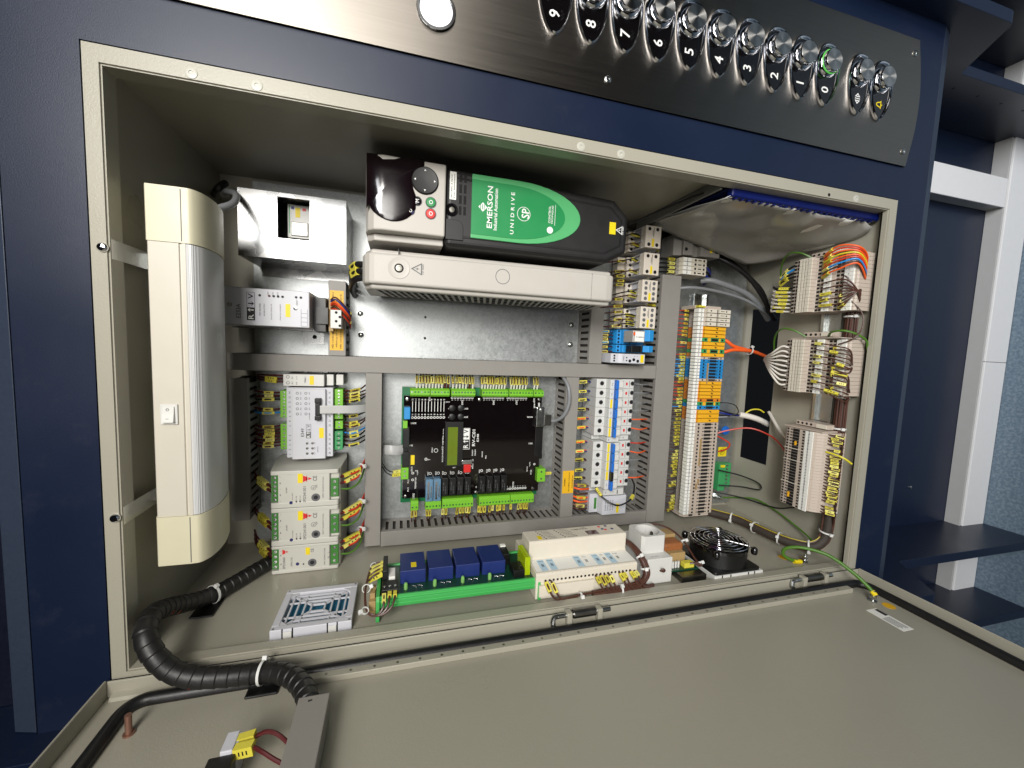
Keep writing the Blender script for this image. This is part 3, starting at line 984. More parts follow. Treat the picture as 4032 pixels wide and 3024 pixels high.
# ================================================================ motor drive
t = thing('motor_drive', 'black and grey motor drive with a large green name badge', 'motor drive', (410, 530, PL))
MB().prism([(328, 478), (566, 478), (598, 495), (598, 548), (574, 569), (328, 578)], 'w', PL, -81).prism([(328, 486), (562, 486), (590, 501), (591, 542), (569, 561), (328, 571)], 'w', -95, -80).build('housing', 'drive_black', t, bevel=7, seg=4)
MB().prism([(229, PL), (229, -100), (233, -84), (240, -76), (250, -73), (327.5, -74), (327.5, PL)], 'v', 487, 577).build('keypad_housing', 'drive_grey', t, bevel=2.2, seg=3)
MB().prism([(231, PL), (231, -105), (240, -92), (327, -88), (327, PL)], 'v', 478, 487).build('keypad_side', 'drive_grey', t, bevel=1.5)
dp = [(231, 577.6), (231, 512)] + [(262 + 31 * math.cos(math.radians(a)), 530 + 31.5 * math.sin(math.radians(a))) for a in range(205, 345, 10)] + [(291, 531), (287, 541), (285, 552), (288, 563), (294, 569), (300, 571), (300, 577.6)]
mb = MB()
def kz(u):
    return -73 - (max(0, 250 - u) / 21.0) ** 2 * 6.5 + .5 if u < 250 else -73 - (u - 250) / 77.5 + .5
n = len(dp)
c_ = (262, 548)
lay = [(1, -2.5), (1, .4), (.97, .9), (.85, 1.2), (.65, 1.5), (.4, 1.7), (.15, 1.8)]
vs = []
for k, h in lay: vs += [(c_[0] + (a - c_[0]) * k, c_[1] + (b - c_[1]) * k, kz(c_[0] + (a - c_[0]) * k) + h) for a, b in dp]
mb.add(vs + [(c_[0], c_[1], kz(262) + 1.8)], [(q * n + i, q * n + (i + 1) % n, (q + 1) * n + (i + 1) % n, (q + 1) * n + i) for q in range(len(lay) - 1) for i in range(n)] + [((len(lay) - 1) * n + i, (len(lay) - 1) * n + (i + 1) % n, len(lay) * n) for i in range(n)])
mb.build('display_window', 'maroon', t, sharp=60)
MB().lathe((301, 553, -74), 'w', [(17, 0), (17, 1.6), (15.6, 2.6), (11, 2.2), (.4, 2)], 36).build('navigation_pad', 'black', t)
ar = MB()
for a in range(4):
    ca, sa = round(math.cos(a * math.pi / 2)), round(math.sin(a * math.pi / 2))
    ar.add([(301 + ca * 13.6, 553 + sa * 13.6, -71.2), (301 + ca * 11.2 - sa * 1.4, 553 + sa * 11.2 + ca * 1.4, -71.2), (301 + ca * 11.2 + sa * 1.4, 553 + sa * 11.2 - ca * 1.4, -71.2)], [(0, 1, 2)])
ar.build('arrows', 'ink_white', t)
for (u, v, r, m_, s) in ((309, 527.5, 6, 'btn_green', 'O'), (309, 513.5, 6, 'red', 'O'), (284, 514, 4.6, 'btn_blue', 'O'), (292, 527, 5.2, 'maroon', 'M')):
    MB().ring((u, v, -74.3), 'w', r + 1, 1, .9, 24).build('button_rim', 'ink_grey', t)
    b = MB().lathe((u, v, -74.3), 'w', [(r, 0), (r, 1.3), (r - .8, 2.1), (.3, 2.3)], 24).build('button', m_, t)
    MB().text(s, (u, v, -71.8), r * .85).build('button_mark', 'ink_white', b)
def badge(s):
    cu, cv, a_, b_ = ((428, 532, 91, 41), (418, 531, 77, 35))[s]
    return [(362, cv + b_)] + [(cu + a_ * math.cos(math.radians(x)), cv + b_ * math.sin(math.radians(x))) for x in range(90, -91, -9)] + [(362, cv - b_)]
MB().prism(badge(0), 'w', -80.5, -78.2).build('badge_rim', 'drive_green_light', t, bevel=.8)
MB().prism(badge(1), 'w', -79, -77.6).build('badge', 'drive_green', t)
tx = MB()
tx.text('EMERSON', (386.5, 533, -77.4), 7.4, 54).text('Industrial Automation', (394.5, 531, -77.4), 5, 54).text('U N I D R I V E', (418, 529, -77.4), 5, 55)
tx.text('SP', (436.5, 531, -77.4), 11, 13).text('CONTROL', (471.5, 534, -77.4), 3.2, 23).text('TECHNIQUES', (475.8, 534, -77.4), 3, 25)
tx.ring((434, 530, -77.4), 'w', 9.5, .7, .05, 24)
tx.cyl((473, 513, -77.4), 'w', 4.6, .06, 18)
tx.quad(479.4, 480, 520, 548, -77.4)
tx.build('lettering', 'ink_white', t)
dm = MB(); dm.add([(371, 532, -77.3), (377, 526, -77.3), (383, 532, -77.3), (377, 538, -77.3)], [(0, 1, 2, 3)])
for i in range(3): dm.quad(373.5 + i * 2.4, 374.4 + i * 2.4, 528.6, 535.4, -77.2, 1)
dm.build('emblem', ['ink_white', 'drive_green'], t)
MB().box(333, 341.5, 537, 572, -79.8, -79.4).build('serial_label', 'white_paper', t)
sl = MB(); sl.text('SP1406 3.0kW', (335.5, 554, -79.2), 1.8, 30).text('S.No 3000498501', (339, 554, -79.2), 1.8, 30); sl.build('serial_print', 'ink_grey', t)
vm = MB()
for i in range(4):
    for j in range(2):
        vm.box(345.5 + j * 6, 349 + j * 6, 519 + i * 13.8, 530 + i * 13.8, -79.9, -79.75)
vm.build('vent_slots', 'hole', t)
MB().lathe((336.5, 524, -80), 'w', [(8.5, 0), (8.2, 1), (6.2, .9), (5.8, .2), (.3, .2)], 24).build('screw_seat', 'black_gloss', t)
MB().lathe((336.5, 524, -79.7), 'w', [(3.6, 0), (3.4, 1), (.3, 1.2)], 16).build('screw', 'iron', t)
MB().prism([(329, 486), (352, 486), (352, 503)] + [(342 + 10 * math.cos(math.radians(a)), 503 + 9 * math.sin(math.radians(a))) for a in range(15, 91, 15)] + [(329, 512)], 'w', -80.5, -78.9).build('corner_cover', 'drive_black', t, bevel=.6)
MB().box(566, 576, 519, 536, -80, -79.4).build('tag', 'yellow', t)


def warn(mb, u, v, w, s, m=0):
    """lightning triangle, outline and flash, upright (top towards -u)"""
    o = [(u - s * .6, v, w), (u + s * .5, v - s * .62, w), (u + s * .5, v + s * .62, w)]
    i_ = [(u - s * .38, v, w), (u + s * .4, v - s * .46, w), (u + s * .4, v + s * .46, w)]
    mb.add(o + i_, [(0, 1, 4, 3), (1, 2, 5, 4), (2, 0, 3, 5)], m)
    mb.add([(u - s * .2, v + s * .06, w), (u + .08 * s, v - s * .14, w), (u + .06 * s, v, w), (u + s * .3, v - s * .05, w), (u + s * .0, v + s * .14, w), (u + s * .02, v + s * .02, w)], [(0, 1, 2, 5), (2, 3, 4, 5)], m)


wm = MB(); warn(wm, 582, 526, -79.7, 10); wm.text('10 min', (588, 526, -79.7), 2.4, 11); wm.build('warning_mark', 'ink_white', t)

# ---------------------------------------------------------------- grey braking unit beside the drive
t = thing('braking_resistor_unit', 'long light grey casing with ventilation slots under the drive', 'drive unit', (408, 444, PL))
cs = [(226, -190), (224, -120), (228, -104), (234, -97), (240, -95), (575, -95), (586, -97), (590, -103), (590, -190)]
MB().prism(cs, 'v', 424, 464).prism([(228, -190), (227, -125), (236, -103), (586, -103), (588, -190)], 'v', 418, 470).build('casing', 'drive_grey', t, bevel=3.5, seg=3)
MB().box(240, 580, 428, 466, PL, -190).build('base', 'iron', t)
sl = MB(); n = 46
for i in range(n):
    u = 242 + i * 9.4
    if u > 566: break
    sl.add([(u, 417.8, -112), (u + 5.4, 417.8, -112), (u + 5.4 + 5, 417.8, -136), (u + 5, 417.8, -136)], [(0, 1, 2, 3)])
    sl.add([(u + 5.5, 417.8, -139), (u + 10.9, 417.8, -139), (u + 16.3, 417.8, -164), (u + 10.9, 417.8, -164)], [(0, 1, 2, 3)])
    sl.add([(u + 11.5, 417.8, -167), (u + 16.9, 417.8, -167), (u + 19.8, 417.8, -182), (u + 14.4, 417.8, -182)], [(0, 1, 2, 3)])
sl = sl.build('ventilation_slots', 'hole', t); sl['kind'] = 'stuff'
tp = MB()
for i in range(15): tp.box(286 + i * 9, 290 + i * 9, 470, 470.2, -125, -112)
tp = tp.build('upper_slots', 'hole', t); tp['kind'] = 'stuff'
MB().lathe((271, 446, -95), 'w', [(14, .1), (13.4, .5), (10.5, .2), (7, -.2)], 30).build('screw_recess', 'drive_grey', t)
MB().lathe((271, 446, -94.9), 'w', [(6, 0), (5.6, .3), (.4, .4)], 20).build('recess_floor', 'hole', t)
MB().lathe((271, 446, -94.6), 'w', [(4.6, 0), (4, .8), (2.2, .9), (2, .2), (.3, .2)], 18).build('screw', 'iron', t)
wm = MB(); warn(wm, 294, 447, -94.8, 13); wm.text('10 min', (301.5, 447, -94.8), 3, 13); wm.build('warning_mark', 'ink_grey', t)
MB().ring((412, 447, -95.1), 'w', 10.5, .8, .35, 40).build('blank_circle', 'ink_grey', t)
MB().box(269.8, 270.4, 464.2, 470.3, -104, -95.2).box(550, 550.5, 424.5, 463.5, -95.2, -94.9).build('seam', 'ink_grey', t)
for i, dv in enumerate((0, 9, 18)):
    wire([(228, 438 + dv, -150), (212, 437 + dv * 1.1, -160), (202, 430 + dv * 1.2, -200), (200, 425 + dv, -262)], 4.5, 'wire_black', ('lowest', 'middle', 'uppermost')[i] + ' thick black cable at the upper end of the grey casing', 'black cables entering the grey casing', 'cable', 'cable', n=8, marks=((.12, .32),) if i else (), msize=(4.9, 4.9))

# ================================================================ power supplies
def psu(v0, v1, name, label, model, small=False):
    t = thing('power_supply', label, 'power supply', (143, (v0 + v1) / 2, PL), 'grey power supplies in a row')
    W = -168
    MB().prism([(88, PL + 4), (86, -240), (96, -176), (99, -174), (188, -174), (190, -178), (192, -240), (189, PL + 4)], 'v', v0 + .5, v1 - .5).build('housing', 'psu', t, bevel=.8)
    a, b = v0 + (5 if small else 8), v1 - (4 if small else 6)
    MB().box(107, 176, v0 + 1.2, v1 - 1.2, -175, W).build('front', 'psu', t, bevel=1)
    for (x, y) in ((v0, a), (b, v1)):
        MB().prism([(96, -176), (97.5, W - 1), (99, W + .3), (186, W + .3), (188, W - 1), (189, -176)], 'v', x, y).build('end_rib', 'psu', t, bevel=.8)
    n1 = 4 if small else 6; n2 = 3
    for (x0, x1, nn, y0, y1) in ((97.5, 106.5, n1, a + 1, b - 1), (177, 188, n2, a + (4 if not small else 1), b - (9 if not small else 1))):
        k = MB().box(x0, x1, y0, y1, -190, W - 3).build('terminal_block', 'plug_dark', t, bevel=.5)
        for i in range(nn):
            q = y0 + (i + .5) * (y1 - y0) / nn
            MB().lathe(((x0 + x1) / 2, q, W - 3), 'w', [(2.3, 0), (2.2, .5), (1.1, .6), (.9, .1)], 12).build('terminal_screw', 'zinc', k)
    m = (v0 + v1) / 2
    tx = MB(); z = W + .25
    if small:
        tx.text(model, (114, m - 5, z), 3.4, 18).text('24VDC 2.5A', (124, m - 4, z), 2.4, 14).text('CE', (152, m + 11, z), 4, 5.5).text('INPUT 100-240VAC 47-63Hz', (169, m, z), 2, 26)
        tx.text('N', (174.5, m - 2, z), 2.6).text('L', (174.5, m + 6, z), 2.6)
    else:
        tx.text(model, (142, m - 9, z), 3.8, 25).text('CE', (156, m + 15, z), 5.5, 8).text('INPUT 100-240VAC 47-63Hz', (167, m + 1, z), 1.9, 32).text('DC OK', (131, m - 14, z), 1.8, 8).text('DC LO', (136, m - 14, z), 1.8, 8)
        tx.text('24-28V', (118, m - 1, z), 1.9, 9).text('Vout ADJ.', (126, m - 11, z), 1.8, 11).text('US', (158, m + 3, z), 2.4, 4).ring((154, m + 1, z), 'w', 3.6, .5, .02, 18).text('RL', (154, m + 1, z), 2.6, 3.2)
        tx.box(112, 116.5, m - 23, m - 21, z - .2, z)
    for i in range(5): tx.text('+-+-+'[i], (110, a + 3 + i * (b - a - 6) / 4, z), 1.1)
    tx.build('lettering', 'ink_grey', t)
    lg = MB(); u_ = 115 if small else 144; v_ = m + (12 if small else 15)
    if not small: lg.add([(140, v_ - 5, z), (140, v_ + 5, z), (146, v_ + 2, z), (146, v_ - 2, z)], [(0, 1, 2, 3)]).add([(147, v_ - 2, z), (147, v_ + 2, z), (152, v_, z)], [(0, 1, 2)]).quad(144.6, 145.4, v_ - 5, v_ + 5, z)
    else: lg.add([(112, v_ - 4, z), (112, v_ + 4, z), (116, v_ + 2, z), (116, v_ - 2, z)], [(0, 1, 2, 3)]).add([(117, v_ - 1.5, z), (117, v_ + 1.5, z), (120, v_, z)], [(0, 1, 2)])
    lg.build('emblem', 'red', t)
    ty = (143, 149, m + 5, m + 16) if small else (133, 139.6, m + 9, m + 23)
    MB().box(*ty, W, W + .4).build('tag', 'yellow', t)
    MB().lathe((157 if not small else 152, m - 14 if not small else m - 8, W), 'w', [(6, .1), (5.7, .25), (4, .2), (3.2, -.1)], 24).build('indicator_ring', 'ink_grey', t)
    MB().cyl((157 if not small else 152, m - 14 if not small else m - 8, W), 'w', 3, .4, 20).build('indicator', 'ink', t)
    MB().lathe((124 if not small else 132, m - 20 if not small else m - 8, W), 'w', [(2.4, 0), (2.2, .8), (.3, .9)], 14).build('adjuster', 'btn_blue', t)
    for u in ((131, 136) if not small else (140,)): MB().cyl((u, m - 19 if not small else m - 9, W), 'w', 1.1, .5, 10).build('status_lamp', 'ink', t)
    return t


psu(101.8, 157, 'power_supply', 'large grey power supply next to the ribbon cable module', 'SPD241001')
psu(44.6, 101.2, 'power_supply', 'middle one of the three grey power supplies', 'SPD241001')
psu(2.2, 44, 'power_supply', 'narrow grey power supply nearest the left cabinet wall', 'SPD2460', True)
# their wires
for vb, n, tagname in ((128, 2, 'large'), (71, 2, 'middle'), (24, 3, 'narrow')):
    for i in range(n):
        v = vb - 4 + i * 7 - (3 if n == 3 else 0)
        wire([(98, v, -176), (88, v, -190), (76, v + 2, -206), (62, v + 6, -225), (50, v + 4, -255)], 1.5, 'dark_red', '%s dark red sleeved wire entering the %s power supply' % (nth(i), tagname), 'output wires of the power supplies', marks=((.22, .5),), ferrule=('dark_red', .0, .2), msize=(2.6, 3.2))
for vb, tagname in ((142, 'large'), (84, 'middle'), (38, 'narrow')):
    for i in range(2):
        wire([(188, vb - i * 10, -178), (200, vb - i * 10 + 1, -184), (213, vb - i * 9 + 3, -192), (219, vb - i * 4 + 10, -210), (222, vb + 12 - i * 3, -232), (226, vb + 14, -250)], 1.6, 'wire_red', '%s red sleeved mains wire leaving the %s power supply' % (nth(i), tagname), 'input wires of the power supplies', marks=((.08, .42),), ferrule=('dark_red', 0, .07), msize=(2.7, 2.7))
    wire([(187, vb - 19, -180), (203, vb - 21, -184), (216, vb - 14, -196), (222, vb + 2, -228), (226, vb + 8, -252)], 1.5, 'wire_green', 'green earth wire looping from the %s power supply' % tagname, 'input wires of the power supplies')
    zip_tie((217, vb + 7, -205), (1, 1, -2), 4.5, 'small white tie on the red wires of the %s power supply' % tagname, (1, 0, 1))

# ================================================================ E349 module with its ribbon cable
t = thing('interface_module', 'light grey module with green plugs on both sides and a ribbon cable', 'module', (140, 219, PL))
MB().box(108, 174, 164.5, 274, PL + 6, -214).build('housing', 'module_grey', t, bevel=.8)
MB().box(117, 164, 163, 272.5, -214, -207.5).build('front', 'module_grey', t, bevel=.8)
MB().ring((140, 218, -207.6), 'w', .1, .05, .01) if False else None
fr = MB()
for b in ((119, 119.5, 165, 270.5), (161.5, 162, 165, 270.5), (119, 162, 165, 165.5), (119, 162, 270, 270.5)): fr.quad(*b, -207.35)
fr.build('front_line', 'white', t)
tx = MB(); z = -207.3
tx.text('E349', (131.5, 205, z), 4.5, 13)
for i in range(5):
    for j, s in enumerate((('K1', 'K2', 'K3', 'K4', 'K5'), ('OUT', 'IN1', 'IN2', '12V', '24V'))):
        tx.ring((124.5 + j * 12, 234 + i * 8, z), 'w', 2.0, .7, .03, 14).text(s[i], (129.3 + j * 12, 234 + i * 8, z), 1.7, 3.6)
for i in range(3):
    tx.text('L%d' % (i + 1), (148.5, 172 + i * 8, z), 1.8, 3)
tx.text('INPUTS', (153, 178, z), 1.6, 9).text('OUTPUTS', (141.5, 230, z), 1.5, 11)
for i in range(14):
    v = 170 + i * 7.4
    if 204 < v < 212: continue
    tx.text(str(i + 1), (112.5, v, -213.8), 2.8, rot=180).text(str(28 - i), (169, v, -213.8), 2.8)
tx.build('lettering', 'ink_grey', t)
ld = MB()
for i in range(3):
    for j in range(2): ld.lathe((138 + j * 7.5, 172 + i * 8, -207.5), 'w', [(2, 0), (1.8, .6), (.2, .8)], 12)
ld.build('status_lamps', 'iron', t)
lg = MB(); rv_logo(lg, 140, 207, -207.3, 22, 6.5); lg.build('logo', ['ink_grey', 'ink_white'], t)
MB().box(155, 161.5, 196, 212, -207.5, -207.1).build('tag', 'yellow', t)
for (x0, x1, y0, y1, n, ht) in ((97.5, 108, 226, 268, 8, 'plug'), (97.5, 108, 176, 216, 7, 'plug'), (175, 187.5, 223, 271, 9, 'plug'), (176, 187.5, 207, 220, 2, 'plug'), (175, 187.5, 173, 203, 4, 'term_green')):
    k = MB().box(x0, x1, y0, y1, -250, -222).build('terminal_plug', ht, t, bevel=.5)
    for i in range(n):
        MB().lathe(((x0 + x1) / 2, y0 + (i + .5) * (y1 - y0) / n, -222), 'w', [(1.7, 0), (1.6, .3), (.3, .35)], 10).build('terminal_screw', 'zinc', k)
    if ht == 'term_green':
        for i in range(3): MB().box(178, 184, y0 + 6.5 + i * 7.5, y0 + 8 + i * 7.5, -222, -221.8).build('slot', 'hole', k)
hd = MB().box(150, 158.5, 225, 259, -207.5, -203).build('cable_header', 'black', t, bevel=.6)
MB().box(150, 158.5, 225, 232, -203, -199).box(150, 158.5, 252, 259, -203, -199).build('latch', 'black', hd, bevel=.8)
rc = thing('ribbon_cable', 'grey flat ribbon cable plugged into the ribbon cable module', 'ribbon cable', (170, 241, -204))
path = spline([(152, 241.5, -203), (158, 241.5, -201.5), (175, 241.5, -203), (200, 241, -207), (221, 240.5, -222), (232, 240, -246)], 5)
mb = MB(); vs = []
for p in path:
    for i in range(13): vs.append((p.x, p.y - 6.2 + i * 12.4 / 12, p.z + (.35 if i % 2 else 0)))
mb.add(vs, [(j * 13 + i, j * 13 + i + 1, (j + 1) * 13 + i + 1, (j + 1) * 13 + i) for j in range(len(path) - 1) for i in range(12)])
mb.build('flat_cable', 'skirt_grey', rc)
MB().box(151.5, 157, 233, 250, -203, -200.4).build('connector', 'black', rc, bevel=.5)
# wires on both sides of it
cols = ['wire_brown', 'dark_red', 'wire_black', 'wire_brown', 'wire_blue', 'dark_red', 'wire_brown']
for i, v in enumerate((264, 259, 253.5, 238, 232.5, 211, 205.5, 200, 195, 190, 185, 180)):
    m_ = ['dark_red', 'dark_red', 'wire_black', 'dark_red', 'wire_blue'][i % 5] if i < 5 else 'dark_red'
    wire([(98, v, -236), (90, v, -232), (76, v + random.uniform(-1, 1), -228), (62, v + random.uniform(-2, 2), -236), (54, v, -250)], 1.3, m_, '%s sleeved wire on the shaded side of the ribbon cable module, from the slim relay' % nth(i), 'wires on the shaded side of the ribbon cable module', marks=((.22, .48),), msize=(2.3, 2.4))
for i, v in enumerate((268, 262.5, 257, 251, 226, 215, 209.5, 199, 192, 185.5, 178)):
    m_ = ['wire_brown', 'wire_brown', 'wire_brown', 'wire_black', 'wire_black', 'wire_brown', 'wire_brown', 'wire_blue', 'wire_black', 'wire_black', 'wire_black'][i]
    wire([(186, v, -236), (192, v, -230), (203, v + random.uniform(-1, 1), -228), (213, v + 3, -236), (222, v + 8 + random.uniform(-3, 2), -250)], 1.3, m_, '%s wire between the ribbon cable module and the duct, from the slim relay' % nth(i), 'wires on the lit side of the ribbon cable module', marks=((.26, .58),) if i != 9 else (), ferrule=('dark_red', 0, .22), msize=(2.3, 2.3))
t = thing('coupling_relay', 'slim white relay above the ribbon cable module', 'relay', (135, 285, PL))
MB().box(104.5, 161.5, 276.5, 294.5, PL + 6, -211).build('body', 'white', t, bevel=.8)
MB().box(163.5, 173.5, 277, 294.5, PL + 6, -222).build('step', 'white', t, bevel=.6)
MB().box(177, 187.5, 277.5, 294.5, PL + 6, -226).build('step', 'white', t, bevel=.6)
MB().box(141, 147, 279, 292.5, -211, -210.6).build('tag', 'yellow', t)
tx = MB(); tx.text('TERM S', (135, 286, -210.7), 2.2, 10)
for i in range(2):
    tx.ring((111, 281.5 + i * 9, -210.8), 'w', 2.4, .6, .1, 16).text('A%d' % (i + 1), (117, 281 + i * 8, -210.8), 2, 4).text('1%d' % i, (123, 281 + i * 8, -210.8), 2, 4)
tx.build('lettering', 'ink_grey', t)
for i in range(3):
    wire([(105, 281 + i * 5, -232), (92, 281 + i * 5, -230), (70, 283 + i * 4, -238), (58, 284 + i * 3, -252)], 1.3, 'dark_red', '%s dark red wire to the slim white relay' % nth(i), 'wires of the slim white relay', marks=((.25, .6),) if i < 2 else (), msize=(2.2, 2.2))

# ================================================================ control board
CBD = thing('control_board', 'control circuit board under a black cover with a green display', 'circuit board', (406, 170, PL))
MB().box(279, 534, 67, 273.5, -254, -252).build('board', 'pcb', CBD)
for (u, v) in ((287, 267), (407, 267), (287, 73), (408, 73), (528, 78)): MB().cyl((u, v, PL), 'w', 3, 16, 10).build('spacer', 'iron', CBD)
cv = MB().box(282, 531.5, 79, 260, -240, -237.5).build('cover', 'acrylic', CBD, bevel=.4)
for (u, v) in ((287.5, 253.5), (413, 253.5), (526, 254), (287, 83), (412, 83), (521, 84)): MB().lathe((u, v, -237.5), 'w', [(3, 0), (2.8, 1), (.4, 1.5)], 14).build('cover_screw', 'zinc', cv)
z = -237.2
sk = MB()
for i in range(11):
    u = 296.5 + i * 5.35
    sk.quad(u - .45, u + .45, 232, 250, z).text(str(12 - i) if i else '12', (u, 253, z), 2.6, 2.6, rot=180).text(str(12 - i), (u, 227, z), 2.6, 2.4, rot=180).ring((u, 221.8, z), 'w', 2.2, .95, .02, 16)
sk.text('XA15', (325, 257, z), 3.4, 13, rot=180).text('COM 1', (355.5, 249, z), 2, 9, rot=90)
for i in range(8):
    sk.ring((364 + i * 5.1, 256.5, z), 'w', 2.1, .95, .02, 16).text(str(8 - i), (364 + i * 5.1, 252.5, z), 2, rot=180)
    sk.ring((421 + i * 5, 256.5, z), 'w', 2.1, .95, .02, 16).text(str(8 - i), (421 + i * 5, 252.5, z), 2, rot=180)
    sk.ring((465 + i * 5, 256.5, z), 'w', 2.1, .95, .02, 16).text(str(8 - i), (465 + i * 5, 252.5, z), 2, rot=180)
    sk.ring((471 + i * 5, 86, z), 'w', 2.1, .95, .02, 16).text(str(8 - i), (471 + i * 5, 90.5, z), 1.8, rot=180)
sk.text('XA9', (382, 248.5, z), 3.4, 9, rot=180).text('XA5', (439, 248.5, z), 3.4, 9, rot=180).text('XA7', (482, 248.5, z), 3.4, 9, rot=180).text('XA2', (516, 253, z), 3.2, 8, rot=180)
sk.text('Rx485', (517, 246, z), 2.2, 8, rot=180).text('Tx485', (517, 242, z), 2.2, 8, rot=180).ring((526, 246, z), 'w', 2, .95, .02, 14).ring((526, 242, z), 'w', 2, .95, .02, 14)
sk.text('RS232', (509, 221, z), 2.6, 11, rot=90).text('XA1', (513, 171, z), 3, 8, rot=90).text('XA8', (294, 173, z), 3.2, 9, rot=90)
sk.text('DN', (360, 237, z), 2.4, 4, rot=90).text('UP', (360, 222, z), 2.4, 4, rot=90).text('ESC', (389, 237, z), 2.6, 7, rot=90).text('ENT', (389, 222, z), 2.6, 7, rot=90)
sk.text('XA11', (299, 212, z), 3, 9, rot=90).text('ROZVÁDĚČ VSETÍN, s.r.o.', (349.5, 172, z), 3, 60)
sk.text('RV-C01', (404.5, 184, z), 5.6, 30).text('E348', (412, 184, z), 3.8, 14)
sk.ring((338, 163, z), 'w', 3.6, .7, .02, 20).text('STAV', (331.5, 164, z), 2.4, 9)
sk.ring((321, 148, z), 'w', 2.4, .95, .02, 16).text('+5V', (325, 147, z), 2, 7, rot=90)
for i, u in enumerate((327, 341, 353, 367, 381, 394)): sk.ring((u + 2, 122 - (1 if i > 1 else 0), z), 'w', 2.4, .6, .02, 16).text('KA%d' % (10 - i), (u - 2.2, 122, z), 2.4, 6)
for i, u in enumerate((419, 433, 446, 459)): sk.ring((u + 2, 122 + 1, z), 'w', 2.4, .95, .02, 16).text('KA%d' % (4 - i), (u - 2.2, 122, z), 2.4, 6)
sk.text('- LED', (371, 131, z), 2, 6, rot=90).text('RESET', (404, 133, z), 2.2, 11).text('ID', (404, 143, z), 2.4, 4).ring((400.5, 132, z), 'w', 2, .95, .02, 14)
sk.text('RD/RW', (403, 157, z), 2.2, 11).text('PARAM', (408, 157, z), 2.2, 11).text('RD/RW', (421, 153, z), 2.2, 11, rot=180).text('PRG', (428, 148, z), 2.2, 6)
sk.text('XA10', (297, 131, z), 2.8, 9).text('0V', (305, 128, z), 2.2, 5, rot=90).text('+12V', (307, 124, z), 2, 8).ring((299, 124, z), 'w', 2.2, .95, .02, 14).ring((299, 112, z), 'w', 2.2, .95, .02, 14)
sk.text('FU1', (291.5, 95, z), 2.6, 7).text('FU2', (291.5, 110, z), 2.6, 7).text('TERMISTOR', (304, 106, z), 2.6, 21).text('XA17', (301, 82, z), 3.6, 12, rot=180).text('XA18', (482, 94, z), 3.2, 11, rot=180)
sk.text('Rx/Tx', (513, 131, z), 2, 8, rot=180).ring((522, 131, z), 'w', 2, .95, .02, 14).text('XA14', (516, 116, z), 3, 9, rot=180).text('HW-BPS', (508, 122, z), 2, 10, rot=180).text('m', (412, 93, z), 2)
sk.build('silkscreen', 'ink_white', cv)
lg = MB(); lg.quad(383, 397.5, 163.5, 202, -237.3, 1); rv_logo(lg, 390.2, 182.8, -237.2, 37, 13); lg.build('logo', ['ink', 'ink_white'], cv)
gh = random.Random(5)
dk = MB()
for (u, v, a, b) in ((311, 204, 10, 20), (297, 187, 6, 14), (318, 205, 8, 6), (404, 150, 8, 16), (452, 186, 5, 16), (372, 212, 5, 6), (394, 160, 6, 8)): dk.box(u, u + a, v - b / 2, v + b / 2, -251.9, -244)
dk.build('components', 'dark_red', CBD)
lc = MB().box(353, 385, 134, 214, -251, -233).build('display', 'black', CBD, bevel=.8)
MB().box(357.5, 375, 137, 205, -233, -232.6).build('screen', 'lcd', lc)
for u in (364.5, 380):
    for v in (238, 222.5): MB().lathe((u, v, -237.5), 'w', [(6, 0), (5.6, 1.6), (4, 2.4), (.4, 2.2)], 20).build('key', 'rubber', CBD)
MB().box(387, 399.5, 123, 137, -237.5, -230).build('reset_button', 'red', CBD, bevel=.6)
MB().box(383, 402.5, 136.5, 145.5, -237.5, -231).build('crystal', 'zinc', CBD, bevel=1.6)
MB().box(282.5, 292.5, 221, 241, -251, -226).build('trimmer_block', 'sock_blue', CBD, bevel=.5)
MB().box(281, 288.5, 205, 217.5, -251, -228).build('terminal_plug', 'plug', CBD, bevel=.5)
MB().box(281, 292, 171, 204, -251, -228).box(281, 292, 138, 163, -251, -228).box(283, 290, 163, 171, -251, -234).build('ribbon_header', 'black', CBD, bevel=.6)
MB().box(295, 301.5, 139, 156, -237.4, -237).build('tag', 'yellow', CBD)
for i in range(2):
    rl = MB().box(320.5 + i * 13.4, 333 + i * 13.4, 77, 116, -251, -222).build('relay', 'relay_clear', CBD, bevel=.8)
    MB().box(323.5 + i * 13.4, 327 + i * 13.4, 80, 112, -222, -221.6).box(329 + i * 13.4, 331 + i * 13.4, 84, 104, -222, -221.6).build('coil', 'zinc', rl)
for u in (348.5, 362, 375.5, 389, 415.5, 429, 442.5, 456):
    MB().box(u, u + 11.5, 83, 115, -251, -228).build('relay', 'black', CBD, bevel=.8)
    MB().text('FUJ', (u + 3.5, 100, -227.8), 2, 14).text('24V', (u + 7, 94, -227.8), 1.6, 14).build('relay_print', 'ink_grey', CBD)
